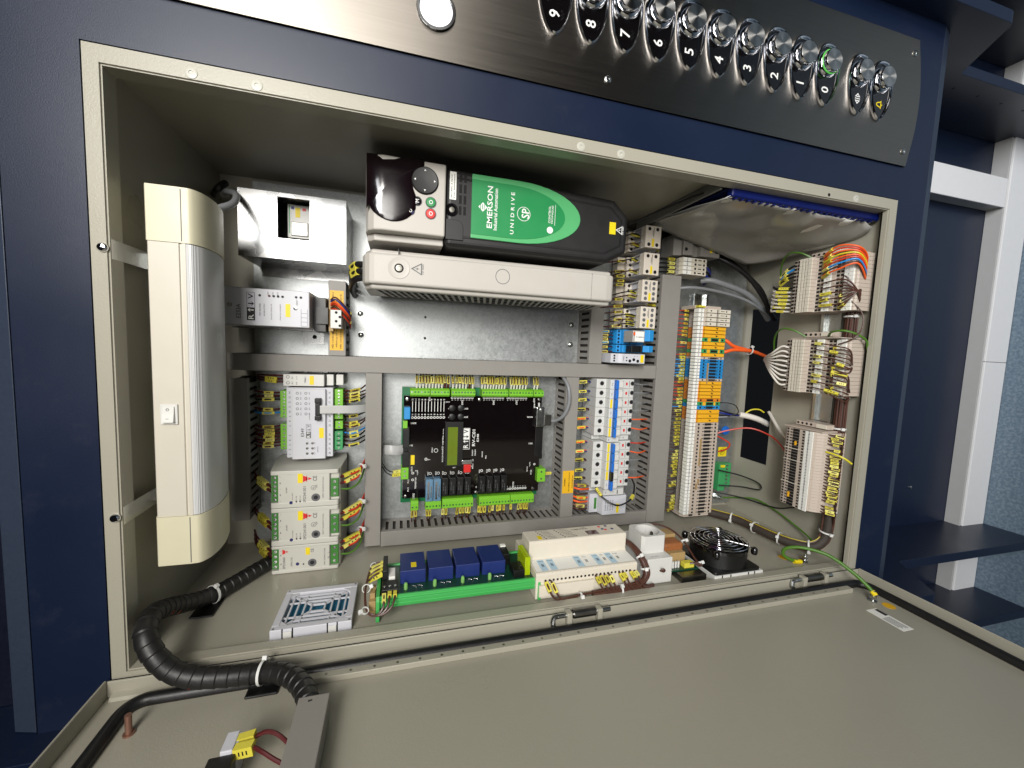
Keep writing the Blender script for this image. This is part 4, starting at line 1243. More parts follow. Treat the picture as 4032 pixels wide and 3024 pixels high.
# green plugs: body, wire funnels and screw heads
PLG = [(292, 324.6, 't', 6), (325.4, 358, 't', 6), (361, 403, 't', 8), (415, 463, 't', 9), (465, 510, 't', 8), (511.5, 530.5, 't', 3),
       (296, 309, 'b', 2), (321, 348, 'b', 5), (350, 405, 'b', 10), (416, 474, 'b', 10), (475, 520, 'b', 8)]
for (a, b, side, n) in PLG:
    y0, y1 = (259.5, 273) if side == 't' else (58.5, 77.5)
    k = MB().prism([(y0, -252), (y0, -229), (y0 + 3, -226), (y1 - 3, -226), (y1, -232), (y1, -252)] if side == 't' else [(y1, -252), (y1, -229), (y1 - 3, -226), (y0 + 3, -226), (y0, -234), (y0, -252)], 'u', a, b).build('terminal_plug', 'plug', CBD, bevel=.4)
    h = MB()
    for i in range(n):
        u = a + (i + .5) * (b - a) / n
        h.lathe((u, (y0 + y1) / 2 + (1 if side == 't' else -1.5), -226), 'w', [(1.7, .02), (1.5, .2), (.2, .2)], 10, 0 if i % 3 else 1)
    h.build('clamp_screws', ['plug_dark', 'zinc'], k)
for (a, b, c, d) in ((279, 291.5, 117, 137), (525, 541, 100, 125)):
    k = MB().box(a, b, c, d, -251, -226).build('terminal_plug', 'plug', CBD, bevel=.8)
    MB().lathe(((a + b) / 2, c + 6, -226), 'w', [(2, 0), (1.8, .3), (.3, .4)], 10).lathe(((a + b) / 2, d - 6, -226), 'w', [(2, 0), (1.8, .3), (.3, .4)], 10).build('clamp_screws', 'zinc', k)
MB().box(521, 536, 146, 203, -251, -236).box(524, 538, 140, 150, -251, -240).box(524, 538, 199, 208, -251, -240).build('wide_header', 'black', CBD, bevel=.8)
MB().box(281, 290, 78, 115, -251, -246).cyl((285, 84, -244), 'v', 2, 26, 10).build('fuse', 'zinc', CBD)
db = thing('serial_plug', 'metal serial plug with grey cable on the control board edge', 'plug', (530, 222, -236))
MB().box(518, 534, 204, 241, -247, -226).build('shell', 'zinc', db, bevel=1.6)
MB().box(534, 549, 206, 226, -246, -228).build('hood', 'iron', db, bevel=1.5)
MB().lathe((527, 236, -226), 'w', [(3, 0), (2.8, 3), (.4, 3.4)], 10).build('thumb_screw', 'zinc', db)
wire([(546, 214, -236), (556, 216, -226), (566, 228, -212), (572, 252, -205), (570, 280, -206), (566, 297, -222), (566, 303, -240)], 3.3, 'wire_grey', 'grey serial cable arching from the board over the duct', None, 'cable', 'cable', n=10, k=7)
# flat cable and two thin leads on the near-side of the board
fc = thing('flat_cable', 'pale translucent flat cable bowing out beside the control board', 'ribbon cable', (265, 168, -245))
path = spline([(282, 168, -232), (272, 168, -224), (260, 170, -222), (249, 167, -238), (247.5, 166, -255)], 6); vs = []
for p in path:
    for i in range(9): vs.append((p.x, p.y - 8 + i * 2, p.z + (.5 if i % 2 else 0) + 1.5 * math.sin(i * .5)))
MB().add(vs, [(j * 9 + i, j * 9 + i + 1, (j + 1) * 9 + i + 1, (j + 1) * 9 + i) for j in range(len(path) - 1) for i in range(8)]).build('cable', 'skirt_grey', fc)
for i in range(2):
    wire([(279, 123 + i * 6, -238), (268, 122 + i * 6, -234), (256, 126 + i * 6, -238), (248, 134 + i * 6, -250)], .9, 'wire_black', ('lower', 'upper')[i] + ' thin black lead with yellow sleeve beside plug XA10', 'leads at plug XA10', marks=((0.02, .34),), msize=(2.6, 2.2))
wire([(541, 112, -238), (556, 113, -236), (571, 114, -244)], .9, 'wire_grey', 'lead with a yellow sleeve at the board corner plug XA14', None, marks=((0.02, .45),), msize=(2.4, 2.2))
ups = [303 + i * 5.35 for i in range(11)] + [365, 371, 377, 382.5, 388, 394, 400] + [417 + i * 5.2 for i in range(9)] + [471, 476.5, 482, 487.5, 493, 499] + [515.5, 521.5]
for i, u in enumerate(ups):
    du = random.uniform(-1, 1)
    wire([(u, 272, -240), (u, 277, -238), (u + du * .4, 284, -236), (u + du, 292, -238), (u + du * 1.4, 303, -250)], 1.2, 'wire_brown' if i % 7 else 'dark_red', '%s sleeved wire above the control board, counted from the display side' % nth(i), 'wires at the upper plugs of the board',
         marks=((.26 + random.uniform(-.02, .03), .64),), ferrule=('wire_white' if i not in (9, 10, 16) else 'dark_red', 0.02, .26), msize=(2.1, 1.6))
for i, u in enumerate([299.5, 305, 324.5, 330, 353, 358.5, 379, 384.5, 390, 395.5, 401, 418.5, 424, 429.5, 439.5, 445, 453, 459, 466, 479.5, 495, 500.5, 506, 512]):
    du = random.uniform(-1, 1)
    wire([(u, 60, -242), (u, 54, -240), (u + du, 46, -240), (u + du * 1.5, 38, -244), (u + du * 2, 27, -252)], 1.2, 'wire_brown', '%s sleeved brown wire below the control board, counted from plug XA17' % nth(i), 'wires at the lower plugs of the board', marks=((.1, .46),), msize=(2.2, 1.7))

# ================================================================ circuit breakers
MCBV = [288.5 - i * 17.75 for i in range(6)] + [170.6 - i * 17.75 for i in range(5)]
for i, v in enumerate(MCBV):
    lab = 'white circuit breaker, %s from the long duct%s' % (nth(i), ', with a black toggle' if i == 9 else '')
    t = thing('circuit_breaker', lab, 'circuit breaker', (666, v, PL), 'white circuit breakers in a row')
    pr = [(628, PL + 8), (626, -250), (626, -206), (627, -205), (644.5, -205), (646, -191), (647, -190), (671, -190), (672.5, -192), (674.5, -204), (675, -205), (703, -205), (706, -208), (706, -250), (704, PL + 8)]
    MB().prism(pr, 'v', v - 8.7, v + 8.7).build('body', 'mcb', t, bevel=.5)
    for u in (636.5, 701.5 if False else 700.5):
        MB().lathe((u, v + (.5 if u < 650 else 1), -205), 'w', [(4.4, .06), (4.2, .12), (3.4, .02)], 16).build('screw_well', 'ink_grey', t)
        MB().cyl((u, v + (.5 if u < 650 else 1), -205), 'w', 3.4, .1, 14).build('screw_hole', 'hole', t)
    tg = MB().prism([(653.5, -190.5), (653, -181), (657.8, -180.5), (659.5, -190.5)], 'v', v - 8.4, v + 8.4).build('toggle', 'black' if i == 9 else 'busbar_blue', t, bevel=.6)
    MB().box(661.5, 669.5, v - 5.5, v + 5.5, -190, -186).build('toggle_frame', 'white', t, bevel=.5)
    if i in (2, 4, 5, 6, 7, 8, 9): MB().box(647.3, 651.6, v - 8, v + 8, -190, -189.7).build('tag', 'yellow', t)
    else: MB().text('C6', (649.5, v, -189.85), 2.2, 5).build('tag_print', 'ink_grey', t)
    MB().box(686.5, 690, v - 2.6, v + 2.6, -205, -204.6).build('state_flag', 'red', t)
    fr = MB().box(681, 682, v - 7, v + 7, -205, -204.8).box(693.6, 694.4, v - 6, v + 6, -205, -204.7, 1).text('B', (680.5, v + 5, -204.8), 1.8, m=1).text('10', (641.8, v - 4, -204.8), 1.6, m=1)
    fr.build('front_print', ['skirt_grey', 'ink_grey'], t)
t = thing('neutral_link', 'narrow white link block in the gap between the breakers', 'terminal', (666, 185, PL))
MB().prism([(628, PL + 8), (630, -222), (645, -222), (647, -193), (671, -193), (675, -208), (702, -210), (704, PL + 8)], 'v', 180.4, 189.6).build('body', 'mcb', t, bevel=.5)
MB().text('N', (650, 185, -192.8), 3).text('N', (690, 185, -208.4), 2.4).build('print', 'ink_grey', t)
t = thing('fuse_terminal', 'white fuse terminal after the last breaker of the row', 'terminal', (666, 82, PL))
MB().prism([(632, PL + 8), (633, -226), (646, -226), (648, -196), (690, -196), (700, -212), (702, PL + 8)], 'v', 77, 88.6).build('body', 'mcb', t, bevel=.5)
MB().text('N', (652, 83, -195.8), 3).text('1', (668, 83, -195.8), 3).box(676, 678, 79, 87, -196, -195.7).build('print', 'ink_grey', t)
t = thing('surge_arrester', 'grey surge arrester with yellow tag at the end of the breaker row', 'surge arrester', (670, 56, PL))
MB().prism([(630, PL + 8), (630, -216), (646, -216), (650, -200), (700, -200), (704, -214), (704, PL + 8)], 'v', 37, 74).build('body', 'module_grey', t, bevel=.8)
MB().box(640, 645, 44, 66, -216, -215.6).box(679, 684.5, 40, 58, -200, -199.6, 1).build('tags', ['plug_dark', 'yellow'], t)
tx = MB()
for i in range(4): tx.text('DEHN', (656 + i * 5, 56, -199.7), 2.2, 20)
tx.build('print', 'ink_grey', t)
mk = [290, 272, 256, 238, 220, 203, 175, 157, 140, 120, 104]
for i, v in enumerate(mk):
    vv = MCBV[i]
    red = i in (3, 8, 9, 10)
    wire([(627, vv, -232), (620, v + 1, -226), (612, v, -222), (603, v - 1, -224), (592, v - 1, -240)], 1.3, 'wire_orange' if i in (4, 5, 6, 7) else 'wire_black', 'wire with yellow sleeve into the %s breaker, duct side' % nth(i), 'wires feeding the breakers',
         marks=((.32, .72),), ferrule=('dark_red' if red else 'wire_dblue', .06, .30), msize=(2.6, 2.6))
for i, v in enumerate(MCBV):
    m_ = 'wire_orange' if i in (4, 5, 7, 10) else ('wire_red' if i == 6 else 'wire_grey')
    wire([(705, v, -236), (720, v - 1, -228), (738, v - 2 + random.uniform(-2, 2), -226), (766, v - 3, -240)], 1.3 if m_ != 'wire_grey' else 1.0, m_, '%s wire leaving the %s breaker towards the wide duct' % (m_.split('_')[1], nth(i)), 'wires leaving the breakers', marks=((.0, .16),) if i in (1, 2, 10) else (), msize=(2.4, 2.4))
wire([(636, 92, -208), (640, 80, -196), (655, 68, -180), (675, 64, -178), (700, 74, -182), (716, 90, -200), (726, 96, -225)], 1.6, 'wire_black', 'black wire bowing across the end of the breaker row', None, marks=((.03, .16), (.6, .67)), k=7, msize=(2.6, 2.6))
for i, (v, m_) in enumerate(((92, 'copper'), (85, 'wire_orange'), (76, 'wire_brown'), (68, 'wire_orange'), (60, 'wire_orange'), (52, 'copper'), (46, 'wire_brown'))):
    wire([(632, v - 4, -226), (620, v - 2, -220), (606, v, -218), (590, v + 2, -238)], 1.9, m_, '%s of the thick wires at the surge arrester, counted from the breakers' % nth(i), 'thick wires at the surge arrester', marks=((.22, .6),) if i in (0, 3, 5) else (), msize=(2.8, 2.8))
t = thing('duct_notice', 'orange-yellow Czech notice on the duct beside the breakers', 'label', (583, 100, -215))
MB().box(571.5, 594, 79, 122.5, -214.9, -214.6).build('sheet', 'label_yellow', t)
for (s_, u_, l_) in (('POJISTKY', 591, 25), ('DOPLŇKY/TERMISTORY', 585, 38), ('SMRK', 576, 16)): MB().text(s_, (u_, 100, -214.5), 3, l_, rot=180).build('lettering', 'ink', t)

# ================================================================ contactors
CV = [(539, 578), (490.5, 530), (442, 481.5), (393.5, 433)]
for i, (a, b) in enumerate(CV):
    holes = 2 if i < 2 else 4
    lab = ['cream contactor nearest the drive with two screw columns', 'second cream contactor from the drive, four screw holes', 'third cream contactor from the drive, eight screw holes', 'fourth cream contactor from the drive, above the blue sockets'][i]
    t = thing('contactor', lab, 'contactor', (712, (a + b) / 2, PL), 'cream contactors in a row')
    MB().box(676, 748, a, b, PL + 7, -244).build('base', 'contactor', t, bevel=.8)
    bs = MB().box(690, 704.5, a + 1, b - 1, -244, -234).build('terminal_ledge', 'contactor', t, bevel=.6)
    for k in range(4): MB().cyl((697.5, a + 5.5 + k * 9.5, -234), 'w', 3.1, .1, 12).build('screw_hole', 'hole', bs)
    nk = MB().box(703, 726, a + 1.5, b - 1.5, -244, -205)
    for k in range(4): nk.box(697.5, 703, a + 1 + k * 12, a + 2.6 + k * 12, -244, -200) if a + 2.6 + k * 12 < b else None
    nk.build('arc_chamber', 'module_grey', t, bevel=.5)
    hd = MB().box(698.5, 730.5, a, b, -206, -190).build('head', 'contactor', t, bevel=.9)
    for k in range(holes):
        for u in (706, 722.5):
            vv = a + 5.8 + k * ((b - a - 11.6) / (holes - 1))
            MB().lathe((u, vv, -190), 'w', [(3.3, .05), (3.1, .1), (.2, .1)], 14).build('screw_hole', 'ink_grey' if holes == 4 else 'hole', hd)
    MB().box(712, 716.5, a + 2, a + 16, -190, -189.6).build('tag', 'yellow', hd)
    MB().box(714.6, 715.4, a + 19, b - 3, -190, -189.8).box(712.8, 713.4, a + 22, b - 8, -190, -189.8).build('print', 'ink', hd)
cm = [519, 500, 491, 482, 475, 448, 435, 424, 410, 398]
for i, v in enumerate(cm):
    wire([(692, v + random.uniform(-3, 3), -238), (684, v + 1, -230), (672, v, -224), (658, v - 2, -230), (644, v - 3, -245)], 1.2, 'wire_brown' if i % 3 else 'dark_red', '%s of the sleeved wires between duct and contactors, counted from the drive' % nth(i), 'wires at the contactor ledge', marks=((.26, .56),), msize=(2.2, 2.2))
for i, (v, u) in enumerate(((563, 700), (546, 703), (518, 700), (497, 703), (459, 697), (452, 702), (417, 700), (408, 698), (400, 702))):
    wire([(704, v, -222), (697, v + 1, -210), (686, v + 2, -205), (676, v + 1, -220), (668, v - 2, -246)], 1.2, 'wire_brown' if i % 2 else 'wire_black', '%s of the short wires hooked into the contactor fronts, from the drive' % nth(i), 'wires at the contactor fronts', marks=((.12, .44),), ferrule=('dark_red', 0, .1), msize=(2.3, 2.3))
for i, (v, u) in enumerate(((447, 733), (440, 735), (400, 732), (394, 736), (556, 740), (548, 748), (520, 742), (505, 744))):
    wire([(728, v, -215), (736, v - 1, -206), (744, v - 3, -212), (752, v - 6, -240)], 1.2, 'wire_yellow' if i < 4 else 'wire_brown', '%s of the sleeved wires behind the contactors, wide duct side' % nth(i), 'wires behind the contactors', marks=((.2, .6),), msize=(2.3, 2.3))
# blue relay sockets and timer
for i, (a, b, lab) in enumerate(((364, 392, 'wide blue relay socket holding a clear relay'), (347.5, 362.5, 'narrow blue relay socket beside the timer'))):
    t = thing('relay_socket', lab, 'relay socket', (700, (a + b) / 2, PL), 'blue relay sockets')
    MB().prism([(676, PL + 7), (678, -252), (682, -241), (690, -241), (692, -234), (713, -233), (716, -226), (732, -226), (736, -244), (736, PL + 7)], 'v', a, b).build('body', 'sock_blue', t, bevel=.6)
    n = 4 if i == 0 else 2
    for k in range(n):
        for (u, w) in ((686, -241), (706, -233)):
            MB().cyl((u, a + (k + .5) * (b - a) / n, w - .2), 'w', 2.2, .4, 12).build('screw_hole', 'hole', t)
    MB().prism([(712, -226), (714, -200), (722, -192), (732, -194), (732, -226)], 'v', a + (6 if i == 0 else 2), b - 1).build('clip', 'sock_blue', t, bevel=.6)
t = thing('plug_in_relay', 'clear relay with white label and orange lever in the blue socket', 'relay', (700, 378, -230))
MB().box(688, 713, 367.5, 389, -226, -194).build('case', 'paper_film', t, bevel=.8)
MB().box(692, 711, 369, 387, -193.9, -193.5).box(688.5, 691.5, 380, 386, -193.9, -192, 1).text('RELAY 24V', (700, 377, -193.4), 2, 14, rot=90, m=2).text('8A 250V', (705, 377, -193.4), 2, 12, rot=90, m=2).build('label', ['white_paper', 'wire_orange', 'ink_grey'], t)
t = thing('small_relay', 'small relay with white tab in the narrow blue socket', 'relay', (722, 355, -226))
MB().box(694, 711, 349, 361, -226, -206).box(711, 722, 349, 361, -214, -200).box(724, 732, 350, 359, -226, -198, 1).box(719, 722.5, 350, 360, -200, -199, 2).build('case', ['black', 'white', 'yellow'], t, bevel=.5)
t = thing('timer_relay', 'slim light grey timer relay with three knobs below the contactors', 'timer', (680, 336.5, PL))
MB().prism([(645, PL + 7), (643, -230), (643, -190), (658, -190), (664, -188), (712, -188), (714, -196), (714, -240), (712, PL + 7)], 'v', 328, 345.3).build('body', 'module_grey', t, bevel=.7)
for k in range(3): MB().cyl((650, 332 + k * 4.6, -190), 'w', 1.9, .1, 12).build('screw_hole', 'hole', t)
for (u, v, r) in ((681, 332.5, 2.8), (689, 335, 2.8), (697.5, 332.5, 2.8), (674, 333, 1.3), (674, 338.5, 1.3)): MB().cyl((u, v, -188), 'w', r, .5, 14).build('knob', 'black', t)
MB().box(703, 709.5, 330, 344, -188, -187.6).build('tag', 'yellow', t)
MB().text('TIMER', (668, 337, -187.8), 1.8, 10).text('0.1 - 10s', (693, 341, -187.8), 1.6, 8, rot=90).build('print', 'ink_grey', t)
for i, v in enumerate((387, 380, 373, 367, 358, 349, 342, 336, 331)):
    wire([(676, v, -246), (664, v, -234), (652, v - 1, -228), (640, v - 2, -236), (634, v - 2, -250)], 1.2, 'dark_red' if i % 3 else 'wire_blue', '%s of the dark red wires at the blue sockets, counted from the contactors' % nth(i), 'wires at the blue sockets', marks=((.42, .72),), ferrule=('dark_red', .1, .4), msize=(2.2, 2.2))

# ---------------------------------------------------------------- grey device and small terminals near the documents
t = thing('grey_contactor', 'grey contactor in the corner beneath the white documents', 'contactor', (835, 560, PL))
MB().prism([(786, PL + 2), (786, -228), (800, -222), (800, -216), (820, -214), (826, -222), (836, -222), (838, -212), (882, -212), (884, PL + 2)], 'v', 541, 582).build('body', 'duct', t, bevel=1)
for (u, v) in ((806, 571), (806, 552), (874, 571), (874, 552)): MB().cyl((u, v, -215 if u < 830 else -212), 'w', 3.4, .15, 14).build('screw_hole', 'hole', t)
tx = MB()
for k in range(4): tx.text('LC1 %d' % k, (846 + k * 5, 563, -211.8), 2, 20)
tx.box(858, 864, 566, 572, -212, -211.8, 1).box(858, 864, 549, 555, -212, -211.8, 1).build('print', ['ink_grey', 'yellow'], t)


def terminal(parent, a, b, prof, body, holes, extra=None, name='terminal', bevel=.35):
    mb = MB(); mb.prism(prof, 'v', a, b)
    o = mb.build(name, body, parent, bevel=bevel)
    return o


t = thing('feed_terminals', 'short cream terminal row right beneath the grey contactor', 'terminal strip', (830, 521, PL))
for k in range(4):
    a = 505 + k * 8.2
    tm = terminal(t, a, a + 7.8, [(800, PL + 7), (800, -226), (803, -218), (858, -218), (860, -226), (860, PL + 7)], 'beige_light', 0)
    MB().box(804, 822, a + .8, a + 7, -218, -217.6).cyl((832, a + 4, -218), 'w', 2.4, .1, 12, 1).cyl((852, a + 4, -218), 'w', 2.4, .1, 12, 1).box(838, 846, a + 3, a + 5, -218, -217.9, 1).text('PE%d' % k, (813, a + 4, -217.5), 2.4, 9, m=2).build('terminal_face', ['white_paper', 'hole', 'ink_grey'], tm)
for k in range(4):
    wire([(800, 509 + k * 8.2, -236), (788, 509 + k * 8, -228), (772, 508 + k * 8, -226), (756, 508 + k * 9, -238)], 1.8, 'wire_black', '%s black wire into the short cream terminal row, from its lower end' % nth(k), 'wires of the short terminal row', marks=((.22, .55),), msize=(2.8, 2.8))
    wire([(860, 509 + k * 8.2, -238), (872, 508 + k * 8, -232), (884, 502 + k * 5, -236), (880, 494 + k * 3, -250)], 1.8, 'wire_black' if k % 2 else 'wire_dblue', '%s dark wire on the far side of the short cream terminal row' % nth(k), 'wires of the short terminal row')

# ================================================================ coloured terminal strip
TS = thing('terminal_strip', 'long terminal strip in beige, blue and yellow beside the wide duct', 'terminal strip', (880, 225, PL))
v = 447.0
TP = [(863, PL + 7), (863, -226), (854, -216), (856, -210), (911, -210), (914, -213), (940, -246), (942, PL + 7)]
TL_ = [(863, PL + 7), (863, -226), (854, -218), (856, -213), (911, -213), (914, -216), (940, -246), (942, PL + 7)]
seq = [('fuse', 8.6)] * 4 + [('y', 7.6)] * 3 + [('pe', 7.6), ('y', 7.6), ('y', 7.6), ('pe', 7.6), ('y', 7.6), ('beige', 5)] + [('blue', 6.5)] * 6 + [('beige', 5.4)] + [('y', 7)] * 5 + [('or', 7), ('pe', 7.6), ('blue', 8)] + [('y', 9)] * 3 + [('beige', 7.4)] * 26
c = MB().prism([(842, PL + 7), (842, -222), (905, -222), (912, -232), (912, PL + 7)], 'v', 441.2, 448).build('end_clamp', 'beige', TS, bevel=.5)
MB().box(843, 858, 443, 447, -222, -212).build('clamp_marker', 'marker', c)
v = 440.6
COLN = {'fuse': 'beige', 'y': 'term_orange', 'pe': 'term_green', 'beige': 'beige', 'blue': 'term_blue', 'or': 'term_orange'}
PROTO = {}
li = 0
names = ['K1', 'K2', 'K3', 'K4', 'UH1', 'UH2', 'UH3', 'PE', 'U1', 'N1', 'PE', 'U3', '', 'N', 'N', 'N', 'N', 'N', 'N', '47', 'U15', 'U14', 'U13', 'U12', 'U6', 'A1', 'PE', 'N', 'W', 'V', 'U'] + ['201', '200', '15', '12', '7', '-2', '-L', '-L', 'L11', 'L12', '500', '501', '510', '508', '502', 'X11', '900', '901', '902', 'A9', 'X1', '93', '94', '95', '96', '97']
wires_spec = []
for i, (kd, th) in enumerate(seq):
    a, b = v - th + .25, v - .1
    key = (kd, th)
    if key not in PROTO:
        o = MB().prism(TL_ if kd == 'y' else TP, 'v', a, b).build('terminal', COLN[kd], TS, bevel=.3)
        d = MB(); m = (a + b) / 2; w = -210
        rr = min(2.3, th * .32)
        if kd == 'fuse':
            d.box(858, 880, a + .6, b - .6, -210, -204, 2).box(884, 912, a + .6, b - .6, -210, -203, 2).cyl((866, m, -204), 'w', 1.6, .1, 10, 0).cyl((902, m, -203), 'w', 1.6, .1, 10, 0).box(880.2, 883.8, a + 1, b - 1, -210, -207, 0).box(888, 897, m - .5, m + .5, -203, -202.9, 0)
        elif kd == 'y':
            d.box(858, 909, a + .5, b - .5, -213, -208.6, 1)
            d.add([(889, m - 2.4, -208.4), (884, m + .6, -208.4), (886, m + .9, -208.4), (884.5, m + 2.4, -208.4), (891, m - .2, -208.4), (888.5, m - .4, -208.4)], [(0, 1, 2, 5), (2, 3, 4, 5)], 0)
        else:
            for u in (863, 904): d.cyl((u, m, w), 'w', rr, .1, 12, 0)
            d.box(877, 893, m - th * .32, m + th * .32, -210, -209.8, 0)
            if kd in ('beige', 'blue'): d.box(872, 876, m - .9, m + .9, -210, -209.8, 0).box(893, 898, m - .9, m + .9, -210, -209.8, 0)
            if kd == 'pe': d.box(868, 875, a, b, -210, -209.7, 1).box(895, 899, a, b, -210, -209.7, 1)
        f = d.build('terminal_face', ['hole', 'term_yellow', 'beige_light'], o)
        PROTO[key] = (o, f, v)
    else:
        o0, f0, v0 = PROTO[key]
        o = inst(o0.data, 'terminal', TS, dv=v - v0)
        bm_ = o.modifiers.new('edge', 'BEVEL'); bm_.width = .0003; bm_.segments = 2; bm_.limit_method = 'ANGLE'
        f = inst(f0.data, 'terminal_face', o)
    lb = MB().box(841.5, 853.5, a + .2, b - .2, -232, -208.6)
    lb = lb.build('marker_plate', 'white_paper', o) if False else None
    mm = MB().box(840.5, 853.4, a + .4, b - .4, -222, -208.8, 0)
    if i < len(names) and names[i]: mm.text(names[i], (847.5, (a + b) / 2, -208.6), min(3, th * .45), min(9, 2.6 * len(names[i])), rot=180, m=1)
    q = mm.build('marker_plate', ['white_paper', 'ink_grey'], TS)
    wires_spec.append((kd, (a + b) / 2))
    v -= th
vend = v
c = MB().prism([(844, PL + 7), (844, -224), (850, -216), (910, -216), (922, -230), (922, PL + 7)], 'v', vend - 8, vend - .3).build('end_clamp', 'beige', TS, bevel=.5)
MB().box(860, 870, vend - 6.5, vend - 3, -216, -215.8).box(884, 890, vend - 6, vend - 2, -216, -215.8).build('clamp_slots', 'hole', c)
for (a, b, u) in ((292, 333, 871), (140, 178, 869), (122, 138, 869), (72, 84, 866), (84, 94, 870)): MB().box(u, u + 2, a, b, -210, -207).build('jumper_bar', 'kraft', TS)
wc = {'fuse': 'wire_red', 'y': 'wire_red', 'pe': 'wire_green', 'beige': 'wire_brown', 'blue': 'wire_blue', 'or': 'wire_red'}
for i, (kd, vm) in enumerate(wires_spec):
    m_ = wc[kd]
    if 28 <= i <= 30: m_ = 'wire_black'
    dv = random.uniform(-1.2, 1.2)
    wire([(841, vm, -242), (834, vm, -232), (826, vm + dv * .5, -228), (814, vm + dv, -230), (802, vm + dv * 1.6, -236), (795, vm + dv * 2, -246)], .85, m_, '%s wire from the drive end, between wide duct and coloured terminal strip' % nth(i), 'wires between wide duct and terminal strip',
         marks=((.12 + random.uniform(0, .08), .42 + random.uniform(-.05, .08)),) if (kd != 'pe' or i > 20) and random.random() < .88 else (), msize=(2.3, 1.9))

# ================================================================ terminal blocks on the cabinet floor
def floor_block(v0, v1, pitch, label):
    """triple level terminals standing on the floor rail, wire side towards the viewer"""
    t = thing('terminal_block', label, 'terminal block', (1008, (v0 + v1) / 2, -76), 'terminal blocks on the cabinet floor')
    pr = [(-118, 1009), (-118, 968), (-112, 958), (-76, 954), (-75, 964), (-74, 966), (-51, 967.5), (-50.5, 974), (-49, 975), (-19, 977), (-17, 980), (-17, 1009)]
    pr = [(b, a) for a, b in pr]
    n = int((v1 - v0) / pitch)
    p = MB().prism(pr, 'v', v0, v0 + pitch - .35).build('terminal', 'beige', t, bevel=.3)
    d = MB(); m = v0 + pitch / 2
    # face pieces lie on surfaces that look up out of the cabinet (towards -u)
    for w, u in ((-109, 957.3), (-102.5, 956.6), (-71.5, 965.8), (-65.5, 966.2), (-46.5, 974.8), (-40, 975.2)):
        d.box(u - .35, u + 1, m - 1.7, m + 1.7, w - 2.2, w + 2.2, 0)
    for k in range(3): d.box(952.6, 956, v0, v0 + pitch - .3, -98.5 + k * 5.6, -95 + k * 5.6, 1)
    d.box(952, 955, v0, v0 + pitch - .35, -82, -76.2, 1)
    d.box(964.4, 968, v0 + .1, v0 + pitch - .3, -62, -51.5, 2).box(973.4, 977, v0 + .1, v0 + pitch - .3, -36, -22, 2)
    f = d.build('terminal_face', ['hole', 'beige_light', 'white_paper'], p)
    for i in range(1, n):
        q = inst(p.data, 'terminal', t, dv=i * pitch)
        inst(f.data, 'terminal_face', q)
    tx = MB()
    for i in range(n):
        tx.text(str(n - i), (964.2, v0 + i * pitch + pitch / 2, -56.5), 2.4, face='u', rot=180).text(str(n - i + 12), (973.2, v0 + i * pitch + pitch / 2, -29), 2.2, face='u', rot=180)
    tx.build('marker_print', 'ink_grey', t)
    MB().box(965, 1009, v1 + .3, v1 + 2, -112, -24).build('end_plate', 'beige', t, bevel=.4)
    c = MB().box(985, 1009, v1 + 4, v1 + 13, -104, -52).build('end_clamp', 'beige', t, bevel=.6)
    for k in range(4): MB().cyl((984.9, v1 + 8.5, -100 + k * 9), 'u', 2.4, .2, 10).build('clamp_hole', 'hole', c)
    MB().box(983.6, 985, v1 + 5, v1 + 12, -72, -54).build('clamp_marker', 'beige_light', c)
    return n


floor_block(430, 524, 6.2, 'terminal block on the cabinet floor nearest the documents, orange wires above')
floor_block(290, 384, 6.2, 'middle terminal block on the cabinet floor with white and brown wires')
t = thing('terminal_block', 'long beige terminal block on the cabinet floor with a row of yellow sleeves', 'terminal block', (1008, 155, -70), 'terminal blocks on the cabinet floor')
pr = [(1009, -104), (966, -104), (958, -98), (953, -92), (953, -54), (960, -42), (968, -36), (985, -30), (1009, -30)]
pitch = 5.15; n3 = 27
p = MB().prism(pr, 'v', 86, 86 + pitch - .3).build('terminal', 'beige', t, bevel=.3)
d = MB(); m = 86 + pitch / 2
d.box(952.6, 954, m - 1.6, m + 1.6, -91, -87.6, 0).box(952.6, 954, m - 1.5, m + 1.5, -62, -58.5, 0).box(952.6, 954, m - 2.2, m + 2.2, -80, -68, 0).box(952.6, 954, m - 1, m + 1, -85, -81, 0)
d.box(951.8, 954, 86 + .1, 86 + pitch - .2, -56.5, -43.5, 1)
f = d.build('terminal_face', ['hole', 'white_paper'], p)
for i in range(1, n3):
    q = inst(p.data, 'terminal', t, dv=i * pitch)
    inst(f.data, 'terminal_face', q)
nm = ['703', '704', '705', '706', '710', '711', 'T40A', '760', '770', '7700', '370', '371', '372', '374', '375', '376', '634', '633', '640', '641', '600', '601', '606', '630B', '605', '807', '871']
tx = MB()
for i in range(n3): tx.text(nm[i], (951.6, 86 + i * pitch + pitch / 2, -50), 2.3, min(9, 2.5 * len(nm[i])), face='u', rot=180)
tx.build('marker_print', 'ink_grey', t)
sp_ = MB()
for i in (8, 16, 20): sp_.box(951.5, 954, 86 + i * pitch - .6, 86 + i * pitch + .4, -94, -57)
sp_.build('partition', 'beige_light', t)
for (a, b, w) in ((101, 110, -78), (196, 203, -74)): MB().box(950.5, 953, a, b, w, w + 2.5).build('jumper_bar', 'term_yellow', t)
MB().box(960, 1009, 225.5, 227.5, -104, -34).build('end_plate', 'beige', t, bevel=.4)
c = MB().box(980, 1009, 229, 237, -98, -40).build('end_clamp', 'beige', t, bevel=.6)
for k in range(4): MB().cyl((979.9, 233, -94 + k * 8), 'u', 2.2, .2, 10).build('clamp_hole', 'hole', c)
MB().box(978.6, 980, 229.6, 236.4, -60, -42).build('clamp_marker', 'beige_light', c)
